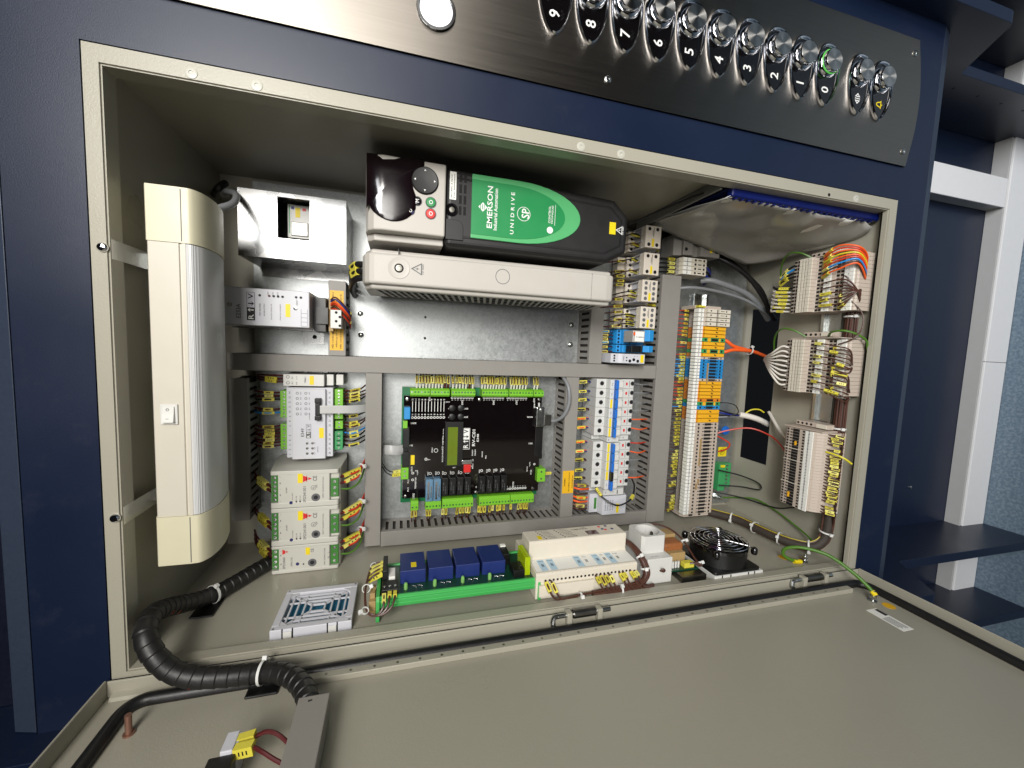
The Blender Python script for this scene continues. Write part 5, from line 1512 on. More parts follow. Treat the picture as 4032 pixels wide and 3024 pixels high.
for i in range(n3):
    if i in (3, 20, 22): continue
    vm = 86 + i * pitch + pitch / 2
    dv = random.uniform(-1, 1)
    tgt = vm - 30 - i * 1.0
    wire([(974, vm, -35), (975, vm + dv * .8, -28 + dv * 2), (979, vm + dv * 1.6, -20 + dv * 2), (985, vm + dv - 2, -17), (993, vm - 9, -23), (1000, max(62, vm - 24), -29 - (i % 4)), (1003, max(48, vm - 48), -36 - (i % 5) * 1.6)], 1.1, 'wire_brown', '%s brown wire of the long floor terminal block, from its lower end' % nth(i), 'brown wires of the long floor terminal block',
         marks=((.08 + random.uniform(0, .05), .26 + random.uniform(-.03, .06)),), msize=(2.0, 1.8), k=5)
wire([(972, 193, -34), (974, 192, -22), (980, 188, -10), (990, 180, -4)], 1.6, 'wire_yellow', 'single bright yellow wire at the long floor terminal block', None)
# brown bundles at the other two blocks and the orange wires of the upper one
for i in range(16):
    vm = 294 + i * 5.4
    lo = i % 2
    wire([((968 if lo else 977), vm, (-66 if lo else -42)), ((959 if lo else 968), vm + 1, (-58 if lo else -34)), (962 + lo * 2, vm - 4, -28), (974, vm - 12 + (i % 5), -13), (996, 352 - i * 1.4 if i > 7 else 290 - i * 1.2, -24 - i % 4), (1003, (336 if i > 7 else 266) - i, -36 - i % 5)], 1.15, 'wire_brown', '%s brown wire of the middle floor terminal block, from its lower end' % nth(i), 'brown wires of the middle floor terminal block', marks=((.06, .2),) if i % 3 != 1 else ((.28, .42),), msize=(2.3, 2.1), k=6)
for i in range(11):
    vm = 434 + i * 4.6
    lo = i % 2
    wire([((968 if lo else 977), vm, (-66 if lo else -42)), ((959 if lo else 968), vm + 1, (-58 if lo else -34)), (964, vm + 3, -26), (978, 462 - i * .8, -13), (997, 452 - i * 2, -26 - i % 4), (1003, 430 - i, -36 - i % 4)], 1.15, 'wire_brown', '%s brown wire of the terminal block nearest the documents' % nth(i), 'brown wires of the terminal block nearest the documents', marks=((.06, .2),) if i < 6 else (), msize=(2.3, 2.1), k=6)
for i, m_ in enumerate(('wire_orange', 'wire_red', 'wire_orange', 'wire_yellow', 'wire_orange', 'wire_red', 'wire_blue', 'wire_brown', 'wire_orange')):
    vm = 524 - i * 4.4
    wire([(966, vm - 2, -66), (957, vm + 1, -56), (956, vm + 9 - i * .3, -34), (968, 528 - i * 3.2, -14), (988, 515 - i * 4, -14), (998, 494 - i * 2, -24), (1004, 466, -34 - i % 3)], 1.35, m_, '%s of the %s wires arching over the terminal block nearest the documents' % (nth(i), m_.split('_')[1]), 'coloured wires over the terminal block nearest the documents', marks=((.05, .17),) if i % 2 == 0 else (), msize=(2.4, 2.2), k=7)
# white wires on the rear side of the blocks
for i in range(9):
    vm = 300 + i * 8.5
    wire([(958, vm, -108), (952, vm + 2, -118), (952, (vm + 345) / 2, -138), (972, 345 + (i - 4) * 1.2, -168), (1000, 342, -196), (1030, 338, -212)], 1.7, 'wire_white', '%s white wire fanning into the rear of the middle floor terminal block' % nth(i), 'white wires fanning into the middle block', k=6)
for i in range(7):
    vm = 434 + i * 7
    wire([(968, vm, -116), (964, vm + 1, -128), (960, vm + 3, -146), (966, vm + 6 + i * .4, -160), (980, 466 + i * 2, -164), (996, 458, -168), (1020, 448, -186)], 1.6, 'wire_white' if i < 6 else 'wire_black', '%s white wire looping behind the terminal block nearest the documents' % nth(i), 'white loops behind the terminal block nearest the documents', marks=((.1, .26),), msize=(2.4, 2.4), k=6)
for i in range(4):
    wire([(964, 497 + i * 7, -112), (960, 494 + i * 6, -124), (964, 488 + i * 4, -142), (982, 476 + i * 2, -160), (1004, 462, -180), (1030, 440, -200)], 1.8, 'wire_black' if i != 2 else 'wire_blue', '%s dark wire behind the terminal block nearest the documents' % nth(i), 'dark wires behind the terminal block nearest the documents', marks=((.12, .3),), msize=(2.6, 2.6), k=6)

# ================================================================ things on the left cabinet wall
t = thing('filter_grille', 'light grey ventilation grille with blue filter on the left wall', 'grille', (179, 2, -60))
a0, a1, b0, b1 = 134.5, 222.5, -102, -21
fr = MB()
fr.box(a0, a1, 1.6, 14, b1 - 8, b1).box(a0, a1, 1.6, 14, b0, b0 + 9).box(a0, a0 + 8, 1.6, 14, b0 + 9, b1 - 8).box(a1 - 8, a1, 1.6, 14, b0 + 9, b1 - 8)
fr.build('frame', 'module_grey', t, bevel=.8)
MB().box(a0 + 8, a1 - 8, 1.7, 4.5, b0 + 9, b1 - 8).build('filter_mat', 'filter_blue', t)
ci = [(a0 + 8, b0 + 9), (a1 - 8, b0 + 9), (a1 - 8, b1 - 8), (a0 + 8, b1 - 8)]
for (x, y) in ci:
    sx = 1 if x < 178 else -1; sy = 1 if y < -60 else -1
    MB().prism([(x, y), (x + sx * 9, y), (x, y + sy * 9)], 'v', 4.6, 13.4).build('corner', 'module_grey', t) if False else None
    pr = [(x, y), (x + sx * 9, y), (x, y + sy * 9)]
    MB().add([(p[0], 4.6, p[1]) for p in pr] + [(p[0], 13.4, p[1]) for p in pr], [(0, 1, 2), (3, 4, 5), (0, 1, 4, 3), (1, 2, 5, 4), (2, 0, 3, 5)]).build('corner', 'module_grey', t)
gx0, gx1, gy0, gy1 = a0 + 8, a1 - 8, b0 + 9, b1 - 8
cx, cy = (gx0 + gx1) / 2, (gy0 + gy1) / 2
for k in range(4):
    s = .22 + k * .22
    x0, x1, y0, y1 = cx - (cx - gx0) * s, cx + (gx1 - cx) * s, cy - (cy - gy0) * s, cy + (gy1 - cy) * s
    MB().box(x0, x1, 9, 11.4, y0 - 1, y0 + 1).box(x0, x1, 9, 11.4, y1 - 1, y1 + 1).box(x0 - 1, x0 + 1, 9, 11.4, y0, y1).box(x1 - 1, x1 + 1, 9, 11.4, y0, y1).build('bar_ring', 'module_grey', t)
for (x, y) in ci:
    MB().bar((cx + (x - cx) * .22, 10.2, cy + (y - cy) * .22), (x, 10.2, y), 1.1, 1.2, up=(0, 1, 0)).build('diagonal_bar', 'module_grey', t)
for f in (-.45, .45):
    MB().box(gx0, gx1, 9.2, 11.2, cy + f * (gy1 - cy) - .7, cy + f * (gy1 - cy) + .7).build('cross_bar', 'module_grey', t)
    MB().box(cx + f * (gx1 - cx) - .7, cx + f * (gx1 - cx) + .7, 9.2, 11.2, gy0, gy1).build('cross_bar', 'module_grey', t)
for (x, y) in ((a0 + 3, b0 + 3), (a1 - 3, b0 + 3), (a1 - 3, b1 - 3), (a0 + 3, b1 - 3)): MB().cyl((x, 14, y), 'v', 1.4, .1, 10).build('screw_hole', 'iron', t)
for x in (a0 + 14, a1 - 26):
    MB().box(x, x + 9, 2, 11, b1 + .1, b1 + 1.2).build('snap_tab', 'white', t, bevel=.3)
    MB().box(x - 1.6, x - .2, 1.8, 14.05, b1 - 1, b1 + .25).box(x + 9.2, x + 10.6, 1.8, 14.05, b1 - 1, b1 + .25).build('tab_slot', 'hole', t)

# ---------------------------------------------------------------- green relay module
t = thing('relay_module', 'green rail module with four dark blue relays on the left wall', 'relay module', (357, 2, -72))
cr = [(17, -32), (19.5, -31), (20.2, -33), (23.5, -33), (24.2, -31), (27, -31), (27.8, -33), (31.5, -33), (31.5, -36), (20, -40), (17, -50)]
MB().prism(cr, 'u', 254, 461).prism([(17, -100), (17, -110), (31.5, -112), (31.5, -109)], 'u', 254, 461).box(254, 461, 16, 18, -108, -34).build('tray', 'rail_green', t, bevel=.3)
for u in (249.5, 461):
    MB().prism([(3, -26), (3, -34), (16, -44), (16, -112), (34, -114), (34, -30), (28, -28)], 'u', u, u + 4.5).build('end_foot', 'rail_green', t, bevel=.6)
MB().box(255, 460, 28, 29.6, -110, -35).build('board', 'pcb_dark', t)
for k in range(4):
    u = 278.5 + k * 36.8
    MB().box(u, u + 33, 29.6, 48, -106, -58).build('relay', 'relay_blue', t, bevel=.6)
    if k == 0: MB().box(u + 14, u + 21, 48, 48.3, -78, -66).build('tag', 'yellow', t)
    MB().lathe((u + 7 + k * .4, 29.6, -47), 'v', [(2.5, 0), (2.5, 6.5), (1.8, 8.4), (.3, 9)], 14).build('led', 'lime', t)
    for (du) in (15, 23):
        MB().tube(spline([(u + du, 29.6, -48), (u + du, 32.5, -48), (u + du + 5, 32.5, -46), (u + du + 5, 29.6, -46)], 3), .6, 6).build('jumper', 'zinc', t)
MB().box(256, 276, 29.6, 38, -58, -36).box(256, 262, 29.6, 50, -100, -60).build('terminal_block', 'black', t, bevel=.6)
MB().box(264, 272, 29.6, 40, -84, -62).build('socket_label', 'white_paper', t, bevel=.4)
MB().box(430, 446, 29.6, 40, -66, -42).box(424, 434, 29.6, 46, -100, -78).build('terminal_block', 'black', t, bevel=.6)
MB().box(425, 433, 46, 48, -106, -100).build('socket_label', 'white_paper', t)
MB().box(447, 455, 29.6, 56, -82, -45).build('fuse_holder', 'neon', t, bevel=.8)
MB().cyl((451, 32, -64), 'v', 2, 20, 10).build('fuse_link', 'zinc', t)
for k in range(3):
    MB().lathe((259 + k * 6.6, 38, -44), 'v', [(1.8, 0), (1.7, .4), (.3, .4)], 10).build('clamp_screw', 'zinc', t)
    wire([(259 + k * 6.6, 34, -36), (259 + k * 6.4, 33, -26), (258 + k * 5, 26, -18), (250 + k * 3, 19, -16), (240, 22, -22), (236, 34, -42), (238, 40, -70), (240, 30, -110), (244, 14, -150)], 1.4, 'wire_brown', '%s brown wire looping round the end of the green relay module' % nth(k), 'brown loops at the green relay module', marks=((.0, .05),), msize=(2.4, 2.4))
for k in range(4):
    wire([(256, 44, -66 - k * 9), (250, 45, -64 - k * 9), (243, 42, -62 - k * 9), (238, 36, -66 - k * 5), (238, 30, -100)], 1.3, 'wire_brown', '%s brown wire with yellow sleeve at the outer end of the green module' % nth(k), 'sleeved wires at the green module', marks=((.0, .42),), msize=(3, 2.4))
zip_tie((237, 36, -48), (0, .3, 1), 4.5, 'white tie on the brown loop beside the green module', (1, .4, 0))
zip_tie((242, 20, -130), (0, .3, 1), 4.5, 'white tie on the brown wires beneath the ducts', (1, .4, 0))
zip_tie((237.5, 24, -21), (.4, 1, .6), 3.6, 'white tie low on the brown loop at the green module', (-1, .2, .6))
MB()
t = thing('rail_end_stop', 'kraft coloured end stop beside the green relay module', 'end stop', (246, 2, -60))
MB().box(241, 249, 8, 26, -62, -34).box(242, 248, 26, 33, -60, -54).box(242, 248, 26, 33, -46, -40).build('body', 'kraft', t, bevel=.6)

# ---------------------------------------------------------------- beige telephone dialler module
t = thing('dialler_module', 'cream stepped rail module with printed top beside the green module', 'module', (536, 2, -62))
u0, u1 = 466, 616
tier = [(3, -28), (38, -28), (40, -30), (41.5, -60), (45, -62), (67, -62), (69, -64), (69, -96), (66, -98), (42, -99), (40, -130), (3, -132)]
MB().prism(tier, 'u', u0 - 8, u1).build('housing', 'beige_light', t, bevel=.8)
MB().add([(u0 - 6, 40.9, -31.5), (u1 - 1, 40.9, -31.5), (u1 - 1, 42.3, -59.5), (u0 - 6, 42.3, -59.5)], [(0, 1, 2, 3)]).build('label_strip', 'white_paper', t)
mat('pale_blue', (176, 204, 220), .55, var=.03)
for k, u in enumerate((468, 482, 524, 554, 576)): MB().add([(u, 41.1, -32), (u + 10, 41.1, -32), (u + 10, 42.5, -58), (u, 42.5, -58)], [(0, 1, 2, 3)]).build('label_field', 'pale_blue', t)
tx = MB()
for (s, u, w, h, l) in (('RELE', 473, -54, 1.6, 7), ('NAPAJENI', 487, -54, 1.6, 8), ('LINKA', 529, -54, 1.6, 7), ('VSTUP', 541, -54, 1.6, 7), ('VYSTUP', 559, -54, 1.6, 7), ('MIC', 570, -54, 1.6, 5), ('REPRO', 581, -54, 1.6, 7), ('ALARM', 592, -54, 1.6, 8)):
    tx.text(s, (u, 42.9 - (w + 58) * .05, w), h, l, face='v')
    tx.text('II', (u, 42.2, -44), 7, 3, face='v')
for k in range(24): tx.text('%d' % (k % 10), (470 + k * 6, 39.2, -29.2), 1.6, face='v')
tx.text('COMPATECH', (548, 69.2, -88), 3.2, 28, face='v').text('DISPLAY', (566, 69.2, -80), 1.5, 12, face='v').text('COMM 2', (556, 69.2, -92), 1.4, 9, face='v')
for k in range(6):
    tx.cyl((478 + k * 1.6, 69, -92 + k * 4.8), 'v', 1.1, .25, 10).cyl((508 + k * 1.6, 69, -92 + k * 4.8), 'v', 1.1, .25, 10)
    tx.text(['NAPAJENI', 'ALARM', 'VOLANI', 'SPOJENI', 'PORUCHA', 'TEST'][k], (489 + k * 1.6, 69.2, -92 + k * 4.8), 1.7, 14, face='v').text(['VSTUP 1', 'VSTUP 2', 'PROGRAM', 'FUNKCE', 'VYTAH', 'GSM'][k], (520 + k * 1.6, 69.2, -92 + k * 4.8), 1.7, 16, face='v')
tx.build('lettering', 'ink', t)
MB().box(554, 573, 69, 69.5, -80, -68).build('display', 'red_glass', t, bevel=.3)
MB().prism(rrect(576, 606, -93, -72, 4), 'v', 68.8, 69.2) if False else None
for (u, w, m_) in ((583, -90, 'red'), (595, -91, 'btn_blue'), (589, -79, 'red'), (601, -80, 'btn_blue'), (585, -82, 'btn_blue')): MB().lathe((u, 69, w), 'v', [(2.4, 0), (2.2, .4), (.3, .5)], 14).build('key', m_, t)
MB().box(474, 480, 69, 69.3, -78, -67).build('tag', 'yellow', t)
hl = MB()
for k in range(23): hl.cyl((472 + k * 6, 29, -28), 'w', 1.7, .12, 10)
hl.build('wire_holes', 'hole', t)
MB().box(462, 545, 8, 24, -28, -24).build('plug_bar', 'beige_light', t, bevel=.5)
for k, u in enumerate((472, 480, 548, 555, 562, 569, 586, 592, 604, 611)):
    wire([(u, 28, -28), (u + 1, 25, -19), (u + 4, 17, -14), (u + 12, 9, -14), (u + 26, 7, -17), (min(u + 60, 640), 8, -20)], 1.5, 'wire_brown', '%s brown wire under the front of the cream module, from the green module' % nth(k), 'brown wires under the cream module', marks=((.04, .2),), msize=(2.6, 2.4))
wb = [(540, 6, -18), (580, 8, -18), (615, 11, -20), (630, 22, -24), (628, 40, -34), (622, 52, -60), (622, 40, -110), (640, 20, -150)]
t = thing('wire_bundle', 'brown wire bundle rising between the cream module and the socket', 'wire bundle', (600, 8, -20))
MB().tube(spline(wb, 7), 4.4, 10).build('core', 'wire_brown', t)
for k in range(7):
    a = k * 2 * math.pi / 7
    MB().tube([p + Vector((0, 4 * math.cos(a), 4 * math.sin(a))) if p.x < 618 else p + Vector((4 * math.cos(a), 2 * math.sin(a), 4 * math.sin(a))) for p in spline(wb, 7)], 1.4, 6).build('strand', 'wire_brown', t)
zip_tie((584, 8, -18), (1, 0, 0), 6.5, 'white tie under the front of the cream module', (0, 1, .6))
zip_tie((521, 7, -17), (1, 0, 0), 4.5, 'small white tie below the plug bar of the cream module', (0, .4, 1))
zip_tie((629, 30, -28), (-.1, 1, -.3), 6.5, 'white tie on the bundle beside the white socket', (-.3, 0, 1))
zip_tie((627, 42, -38), (-.2, .8, -.8), 6.5, 'upper white tie on the bundle beside the white socket', (-.3, .6, 1))

# ---------------------------------------------------------------- white socket outlet
t = thing('socket_outlet', 'white rail mounted mains socket with a round well', 'socket', (646, 2, -60))
MB().box(633, 676, 3, 42, -122, -27).build('base', 'white', t, bevel=1)
n = 28; vs = []; fs = []
cxs, czs = 655, -66
outer = [(633.5, -88), (676, -88), (676, -43.5), (633.5, -43.5)]
# top block with a round well
rim = [(cxs + 18.5 * math.cos(2 * math.pi * i / n), czs + 18.5 * math.sin(2 * math.pi * i / n)) for i in range(n)]
sq = []
for i in range(n):
    a = 2 * math.pi * i / n; c, s = math.cos(a), math.sin(a); k = 1 / max(abs(c), abs(s))
    sq.append((cxs + 21 * c * k, czs + 22 * s * k))
MB().add([(a, 42, b) for a, b in sq] + [(a, 69, b) for a, b in sq] + [(a, 69, b) for a, b in rim] + [(a, 52, b) for a, b in rim] + [(cxs, 52, czs)],
         [(i, (i + 1) % n, n + (i + 1) % n, n + i) for i in range(n)] + [(n + i, n + (i + 1) % n, 2 * n + (i + 1) % n, 2 * n + i) for i in range(n)] + [(2 * n + i, 2 * n + (i + 1) % n, 3 * n + (i + 1) % n, 3 * n + i) for i in range(n)] + [(3 * n + i, 3 * n + (i + 1) % n, 4 * n) for i in range(n)]).build('socket_block', 'white', t)
MB().cyl((cxs + 4, 52, czs + 7), 'v', 2.3, 16, 12).build('earth_pin', 'iron', t)
for dz in (-7, 6): MB().cyl((cxs - 4 + dz * .2, 52.05, czs - 4 + dz), 'v', 2.4, .1, 12).build('pin_hole', 'hole', t)
MB().text('16A 250V~', (650, 42.15, -34), 2, 14, face='v').build('print', 'pocket', t)
wire([(655, 23, -27), (658, 24, -22), (657, 28, -20), (653, 28, -21)], 1.6, 'wire_brown', 'short hooked brown wire end on the front of the white socket', None)

# ---------------------------------------------------------------- open transformer board
t = thing('transformer_board', 'small circuit board with a brown wound transformer beside the fan', 'circuit board', (702, 2, -70))
MB().box(680, 732, 12, 14, -112, -36).build('board', 'pcb_dark', t)
MB().box(684, 724, 14, 48, -106, -84).build('core_top', 'kraft', t, bevel=1)
MB().box(686, 722, 14, 44, -84, -60).build('winding', 'coil', t, bevel=4, seg=3)
MB().box(690, 718, 14, 34, -60, -50).build('core_side', 'kraft', t, bevel=1)
for k in range(4): MB().cyl((686 + k * 5, 14, -44), 'v', 1.8, 10, 10).build('capacitor', 'white', t)
MB().box(708, 726, 14, 22, -48, -38).build('terminal_block', 'marker', t, bevel=.6)
MB().box(690, 734, 3, 12, -56, -20).build('foot_plate', 'iron', t)
for k in range(3):
    wire([(716 + k * 3, 20, -40), (724 + k * 3, 22, -36), (733 + k * 2, 18, -34), (736, 22, -50), (734, 40, -80), (722, 50, -104), (700, 50, -122), (680, 40, -130)], 1.5, 'wire_brown', '%s brown lead sweeping from the transformer board past the fan' % nth(k), 'brown leads of the transformer board')
for (p, a) in (((735, 20, -38), 'low white tie on the transformer leads'), ((734, 38, -76), 'white tie on the transformer leads near the fan')): zip_tie(p, (0, 1, -1), 3.6, a, (1, 0, .4))

# ---------------------------------------------------------------- fan
t = thing('cooling_fan', 'black cooling fan with chrome wire guard on the left wall', 'fan', (788, 2, -58))
bp = MB().box(743, 836, 1.6, 11, -105, -12.5).build('base_plate', 'white', t, bevel=.8)
for u in (756, 772, 806, 818): MB().box(u, u + 2, 2, 11.1, -12.7, -12.3).build('clip_slot', 'hole', bp)
u0, u1, w0, w1 = 747, 829, -99, -17
MB().prism([(a, b) for a, b in rrect(u0 - 3, u1 + 4, w0 - 4, w1 + 3, 6)], 'v', 11, 15).build('lower_flange', 'black', t, bevel=.5)
MB().lathe((788, 13, -58), 'v', [(43.6, 0), (43, 12), (43.4, 26), (40.4, 26), (40, 22), (36, 2)], 48).build('duct', 'black', t)
n = 48
ou = [(788 + 41 * math.cos(2 * math.pi * i / n), -58 + 41 * math.sin(2 * math.pi * i / n)) for i in range(n)]
MB().ring((788, 37, -58), 'v', 44.2, 4, 5, 48).build('upper_rim', 'black_gloss', t)
for (sx, sy) in ((-1, -1), (1, -1), (1, 1), (-1, 1)):
    MB().lathe((788 + sx * 36.5, 34, -58 + sy * 36.5), 'v', [(4, 0), (5, 3), (5, 7), (4.2, 10), (2.5, 11.5), (.4, 12)], 14).build('corner_post', 'black_gloss', t)
MB().lathe((788, 30, -58), 'v', [(17, 0), (17, 8), (15, 10), (.4, 10.2)], 32).build('hub', 'black', t)
for k in range(7):
    a = k * 2 * math.pi / 7
    p = [Vector((788 + r * math.cos(a + da), h, -58 + r * math.sin(a + da))) for r, da, h in ((16.5, 0, 37), (36, .12, 36), (36, .75, 28), (16.5, .72, 29))]
    q = [x + Vector((0, -1, 0)) for x in p]
    MB().add(p + q, [(0, 1, 2, 3), (7, 6, 5, 4), (0, 1, 5, 4), (1, 2, 6, 5), (2, 3, 7, 6), (3, 0, 4, 7)]).build('blade', 'black', t)
for k, r in enumerate((9, 16, 23, 30, 37, 43.4)):
    MB().tube([(788 + r * math.cos(2 * math.pi * i / 40), 46 + (1.5 if k < 4 else 0), -58 + r * math.sin(2 * math.pi * i / 40)) for i in range(40)], .85, 6, closed=True).build('guard_ring', 'chrome', t)
for k in range(4):
    a = math.pi / 4 + k * math.pi / 2
    MB().tube([(788 + 9 * math.cos(a), 46, -58 + 9 * math.sin(a)), (788 + 42 * math.cos(a), 45.2, -58 + 42 * math.sin(a)), (788 + 49 * math.cos(a), 44, -58 + 49 * math.sin(a))], .95, 6).build('guard_spoke', 'chrome', t)
for (u, v) in ((788, -58),): MB().lathe((u, 40.2, v), 'v', [(11, 0), (10.6, .2), (.4, .3)], 24).build('hub_label', 'iron', t)

# ================================================================ documents on the right wall
t = thing('document_pocket', 'grey plastic document pocket on the right cabinet wall', 'document pocket', (860, 597, -130))
MB().box(706, 1010, 594, 598.3, -236, -24).box(706, 709, 582, 594, -236, -24).build('pocket', 'pocket', t, bevel=1)
t = thing('folder', 'dark blue ring folder standing in the document pocket', 'folder', (866, 582, -30))
MB().box(722, 1012, 573, 586.5, -30, -18).build('spine', 'folder_blue', t, bevel=3, seg=3)
MB().box(722, 1010, 586, 587.2, -215, -24).build('cover', 'folder_blue', t)
for k in range(24): MB().cyl((732 + k * 11.5, 572.8, -27), 'w', 2.3, 6, 8).build('binding_ring', 'folder_blue', t)


def sheet(name, label, off, m_, seed):
    rd = random.Random(seed)
    A, B, C, E_ = Vector((722, 574, -22)), Vector((1008, 570, -24)), Vector((938, 533, -205)), Vector((716, 588, -215))
    N1, N2 = 30, 20; vs = []
    ph = [rd.random() * 6 for _ in range(4)]
    for i in range(N1 + 1):
        s = i / N1
        for j in range(N2 + 1):
            r = j / N2
            p = A.lerp(B, s).lerp(E_.lerp(C, s), r)
            bulge = 46 * math.sin(math.pi * r) * s ** 2
            p.x += bulge * .9
            p.y -= 8 * math.sin(math.pi * min(1, r * 1.4)) * (.3 + .7 * s)
            crump = (1 - r) ** 2 * 3.2 + (s ** 5) * 3
            p.y += crump * (math.sin(s * 17 + ph[0] + r * 9) * .8 + math.sin(s * 31 + ph[1] - r * 7) * .5) + off
            p.x = min(p.x, 1013 - off * .3)
            vs.append(tuple(p))
    fs = [(i * (N2 + 1) + j, (i + 1) * (N2 + 1) + j, (i + 1) * (N2 + 1) + j + 1, i * (N2 + 1) + j + 1) for i in range(N1) for j in range(N2)]
    o = MB().add(vs, fs).build(name, m_, org=(860, 570, -110), sharp=180)
    s = o.modifiers.new('thick', 'SOLIDIFY'); s.thickness = .0006
    tag(o, label, 'papers', 'papers in the document pocket')
    return o


sheet('document_sheet', 'glossy white papers bulging out of the document pocket, foremost', 0, 'paper_film', 2)
sheet('document_sheet', 'white papers just behind the foremost glossy sheet', 3.5, 'white_paper', 5)
wire([(640, 560, -150), (670, 575, -110), (705, 588, -60), (728, 590, -34)], 1.6, 'wire_black', 'thin black elastic band along the edge of the document pocket', None, 'band', 'band')

# ================================================================ cables near the cabinet floor
wire([(800, 478, -236), (830, 481, -220), (886, 478, -218), (950, 468, -218), (996, 452, -218), (1030, 436, -222)], 3.2, 'wire_grey', 'thin grey cable sweeping above the coloured terminal strip', None, 'cable', 'cable', n=10)
wire([(866, 500, -240), (880, 500, -228), (905, 494, -222), (960, 480, -220), (1000, 458, -222), (1035, 430, -228)], 5.6, 'wire_grey', 'thick grey cable with a tie heading to the floor slot', None, 'cable', 'cable', n=12)
wire([(884, 552, -240), (905, 540, -222), (950, 515, -212), (990, 480, -210), (1020, 446, -212), (1040, 430, -215)], 4.6, 'wire_black', 'thick black cable curving from the grey contactor to the floor slot', None, 'cable', 'cable', n=12)
wire([(884, 562, -245), (912, 548, -228), (958, 520, -222), (1000, 486, -216), (1030, 440, -220)], 3.6, 'wire_black', 'second black cable behind the thick one near the documents', None, 'cable', 'cable', n=10)
for i, v in enumerate((381, 357)):
    wire([(914, v - 1, -240), (926, v, -226), (944, 370 - i * 8, -222), (976, 364 - i * 2, -222), (1004, 360, -226), (1040, 352, -232)], 3.6, 'wire_orange', ('upper' if i == 0 else 'lower') + ' bright orange cable from the yellow terminals to the floor slot', 'orange cables', 'cable', 'cable', n=10)
    wire([(912, v + 2, -244), (924, v + 1, -230), (932, v - 1, -226)], 1.2, 'wire_green', ('upper' if i == 0 else 'lower') + ' green earth core bared from the orange cable', 'green cores of the orange cables')
zip_tie((988, 362, -223), (1, -.2, 0), 8, 'white tie round the two orange cables', (0, 1, .6))
for i, m_ in enumerate(('wire_black', 'wire_dblue', 'wire_black', 'wire_grey')):
    wire([(913, 238 - i * 7, -242), (928, 234 - i * 5, -228), (950, 228 - i * 2, -218), (978, 225 - i, -212)], 1.8, m_, '%s of the dark cores running from the terminals to the white cable' % nth(i), 'cores of the white cable')
wire([(966, 227, -214), (985, 224, -208), (1006, 218, -202), (1030, 208, -200)], 6, 'wire_white', 'short thick white cable entering the floor slot', None, 'cable', 'cable', n=12)
wire([(915, 246, -236), (925, 252, -216), (945, 248, -206), (955, 232, -206), (940, 222, -216)], 1, 'wire_black', 'thin black lead looping beside the blue terminals', None)
wire([(975, 226, -212), (985, 238, -204), (1000, 240, -198), (1012, 234, -196)], 1.4, 'wire_yellow', 'yellow-green core bared above the white cable', None)
wire([(1016, 236, -188), (1006, 224, -168), (992, 208, -140), (975, 202, -112), (968, 200, -100)], 3, 'wire_white', 'pale cable crossing the floor to the long terminal block', None, 'cable', 'cable', n=10)
wire([(918, 175, -244), (950, 192, -222), (985, 200, -200), (1004, 190, -168), (990, 178, -130), (970, 172, -104)], 1.6, 'wire_red', 'thin red wire running over the floor to the long terminal block', None)
wire([(945, 176, -258), (955, 168, -236), (962, 160, -228), (958, 148, -232), (950, 140, -245)], 1.6, 'wire_red', 'short red wire below the round blue varistor', None)
wire([(950, 100, -240), (985, 94, -214), (1008, 84, -190), (1006, 72, -184), (985, 70, -212), (952, 66, -238)], 1.6, 'wire_black', 'black wire loop in front of the green earth terminal', None)
wire([(950, 48, -250), (990, 46, -210), (1012, 46, -150), (1008, 64, -108)], 1.5, 'wire_black', 'black wire lying across the bare cabinet floor', None)
for i, v in enumerate((104, 84)): wire([(968, v, -102), (990, v + 3, -114), (1006, v, -118), (1008, v - 10, -112), (990, v - 12, -103)], 1.4, 'wire_black', ('upper' if i == 0 else 'lower') + ' small black loop behind the long floor terminal block', 'small black loops')
t = thing('varistor', 'round blue disc varistor beside the terminal strip', 'varistor', (978, 184, -262))
MB().lathe((975, 184, -258), 'w', [(9.5, 0), (10, 2), (9, 4), (5, 5), (.3, 5.2)], 24).build('disc', 'busbar_blue', t)
MB().cyl((972, 180, PL), 'w', .6, 12, 6).cyl((978, 180, PL), 'w', .6, 12, 6).build('legs', 'zinc', t)
t = thing('earth_sticker', 'square yellow earth symbol sticker on the mounting plate', 'sticker', (986, 132, PL))
MB().box(973, 996, 121, 143, PL + .1, PL + .4).build('sheet', 'yellow', t)
MB().ring((984.5, 132, PL + .45), 'w', 7, .7, .02, 24).box(980, 989, 131.6, 132.4, PL + .4, PL + .5).box(980, 981, 128, 136, PL + .4, PL + .5).box(983, 984, 129, 135, PL + .4, PL + .5).box(986, 987, 130.5, 133.5, PL + .4, PL + .5).build('symbol', 'ink', t)
t = thing('earth_terminal', 'green earth terminal bar with screws beside the terminal strip', 'earth terminal', (982, 80, PL))
MB().box(958, 976, 50, 110, PL, -246).box(976, 1002, 52, 108, PL, -258).build('body', 'term_green', t, bevel=1)
for k in range(7): MB().lathe((989, 56 + k * 8, -258), 'w', [(2.6, 0), (2.5, 2.4), (.4, 3)], 10).build('screw', 'zinc', t)
MB().box(960, 970, 104, 109, -246, -243).build('clip', 'yellow', t)
t = thing('earth_bolt', 'large earth bolt with nut low on the mounting plate', 'bolt', (980, 28, PL))
MB().cyl((975, 30, PL), 'w', 8.5, 2, 20).cyl((975, 30, PL + 2), 'w', 7, 6, 6).cyl((975, 30, PL + 8), 'w', 4, 12, 12).build('bolt', 'zinc', t)
wire([(975, 30, -256), (995, 40, -225), (1008, 48, -190), (1010, 40, -140), (1004, 26, -80), (992, 20, -48)], 1.7, 'wire_green', 'green earth wire arching over the cabinet floor corner', None)
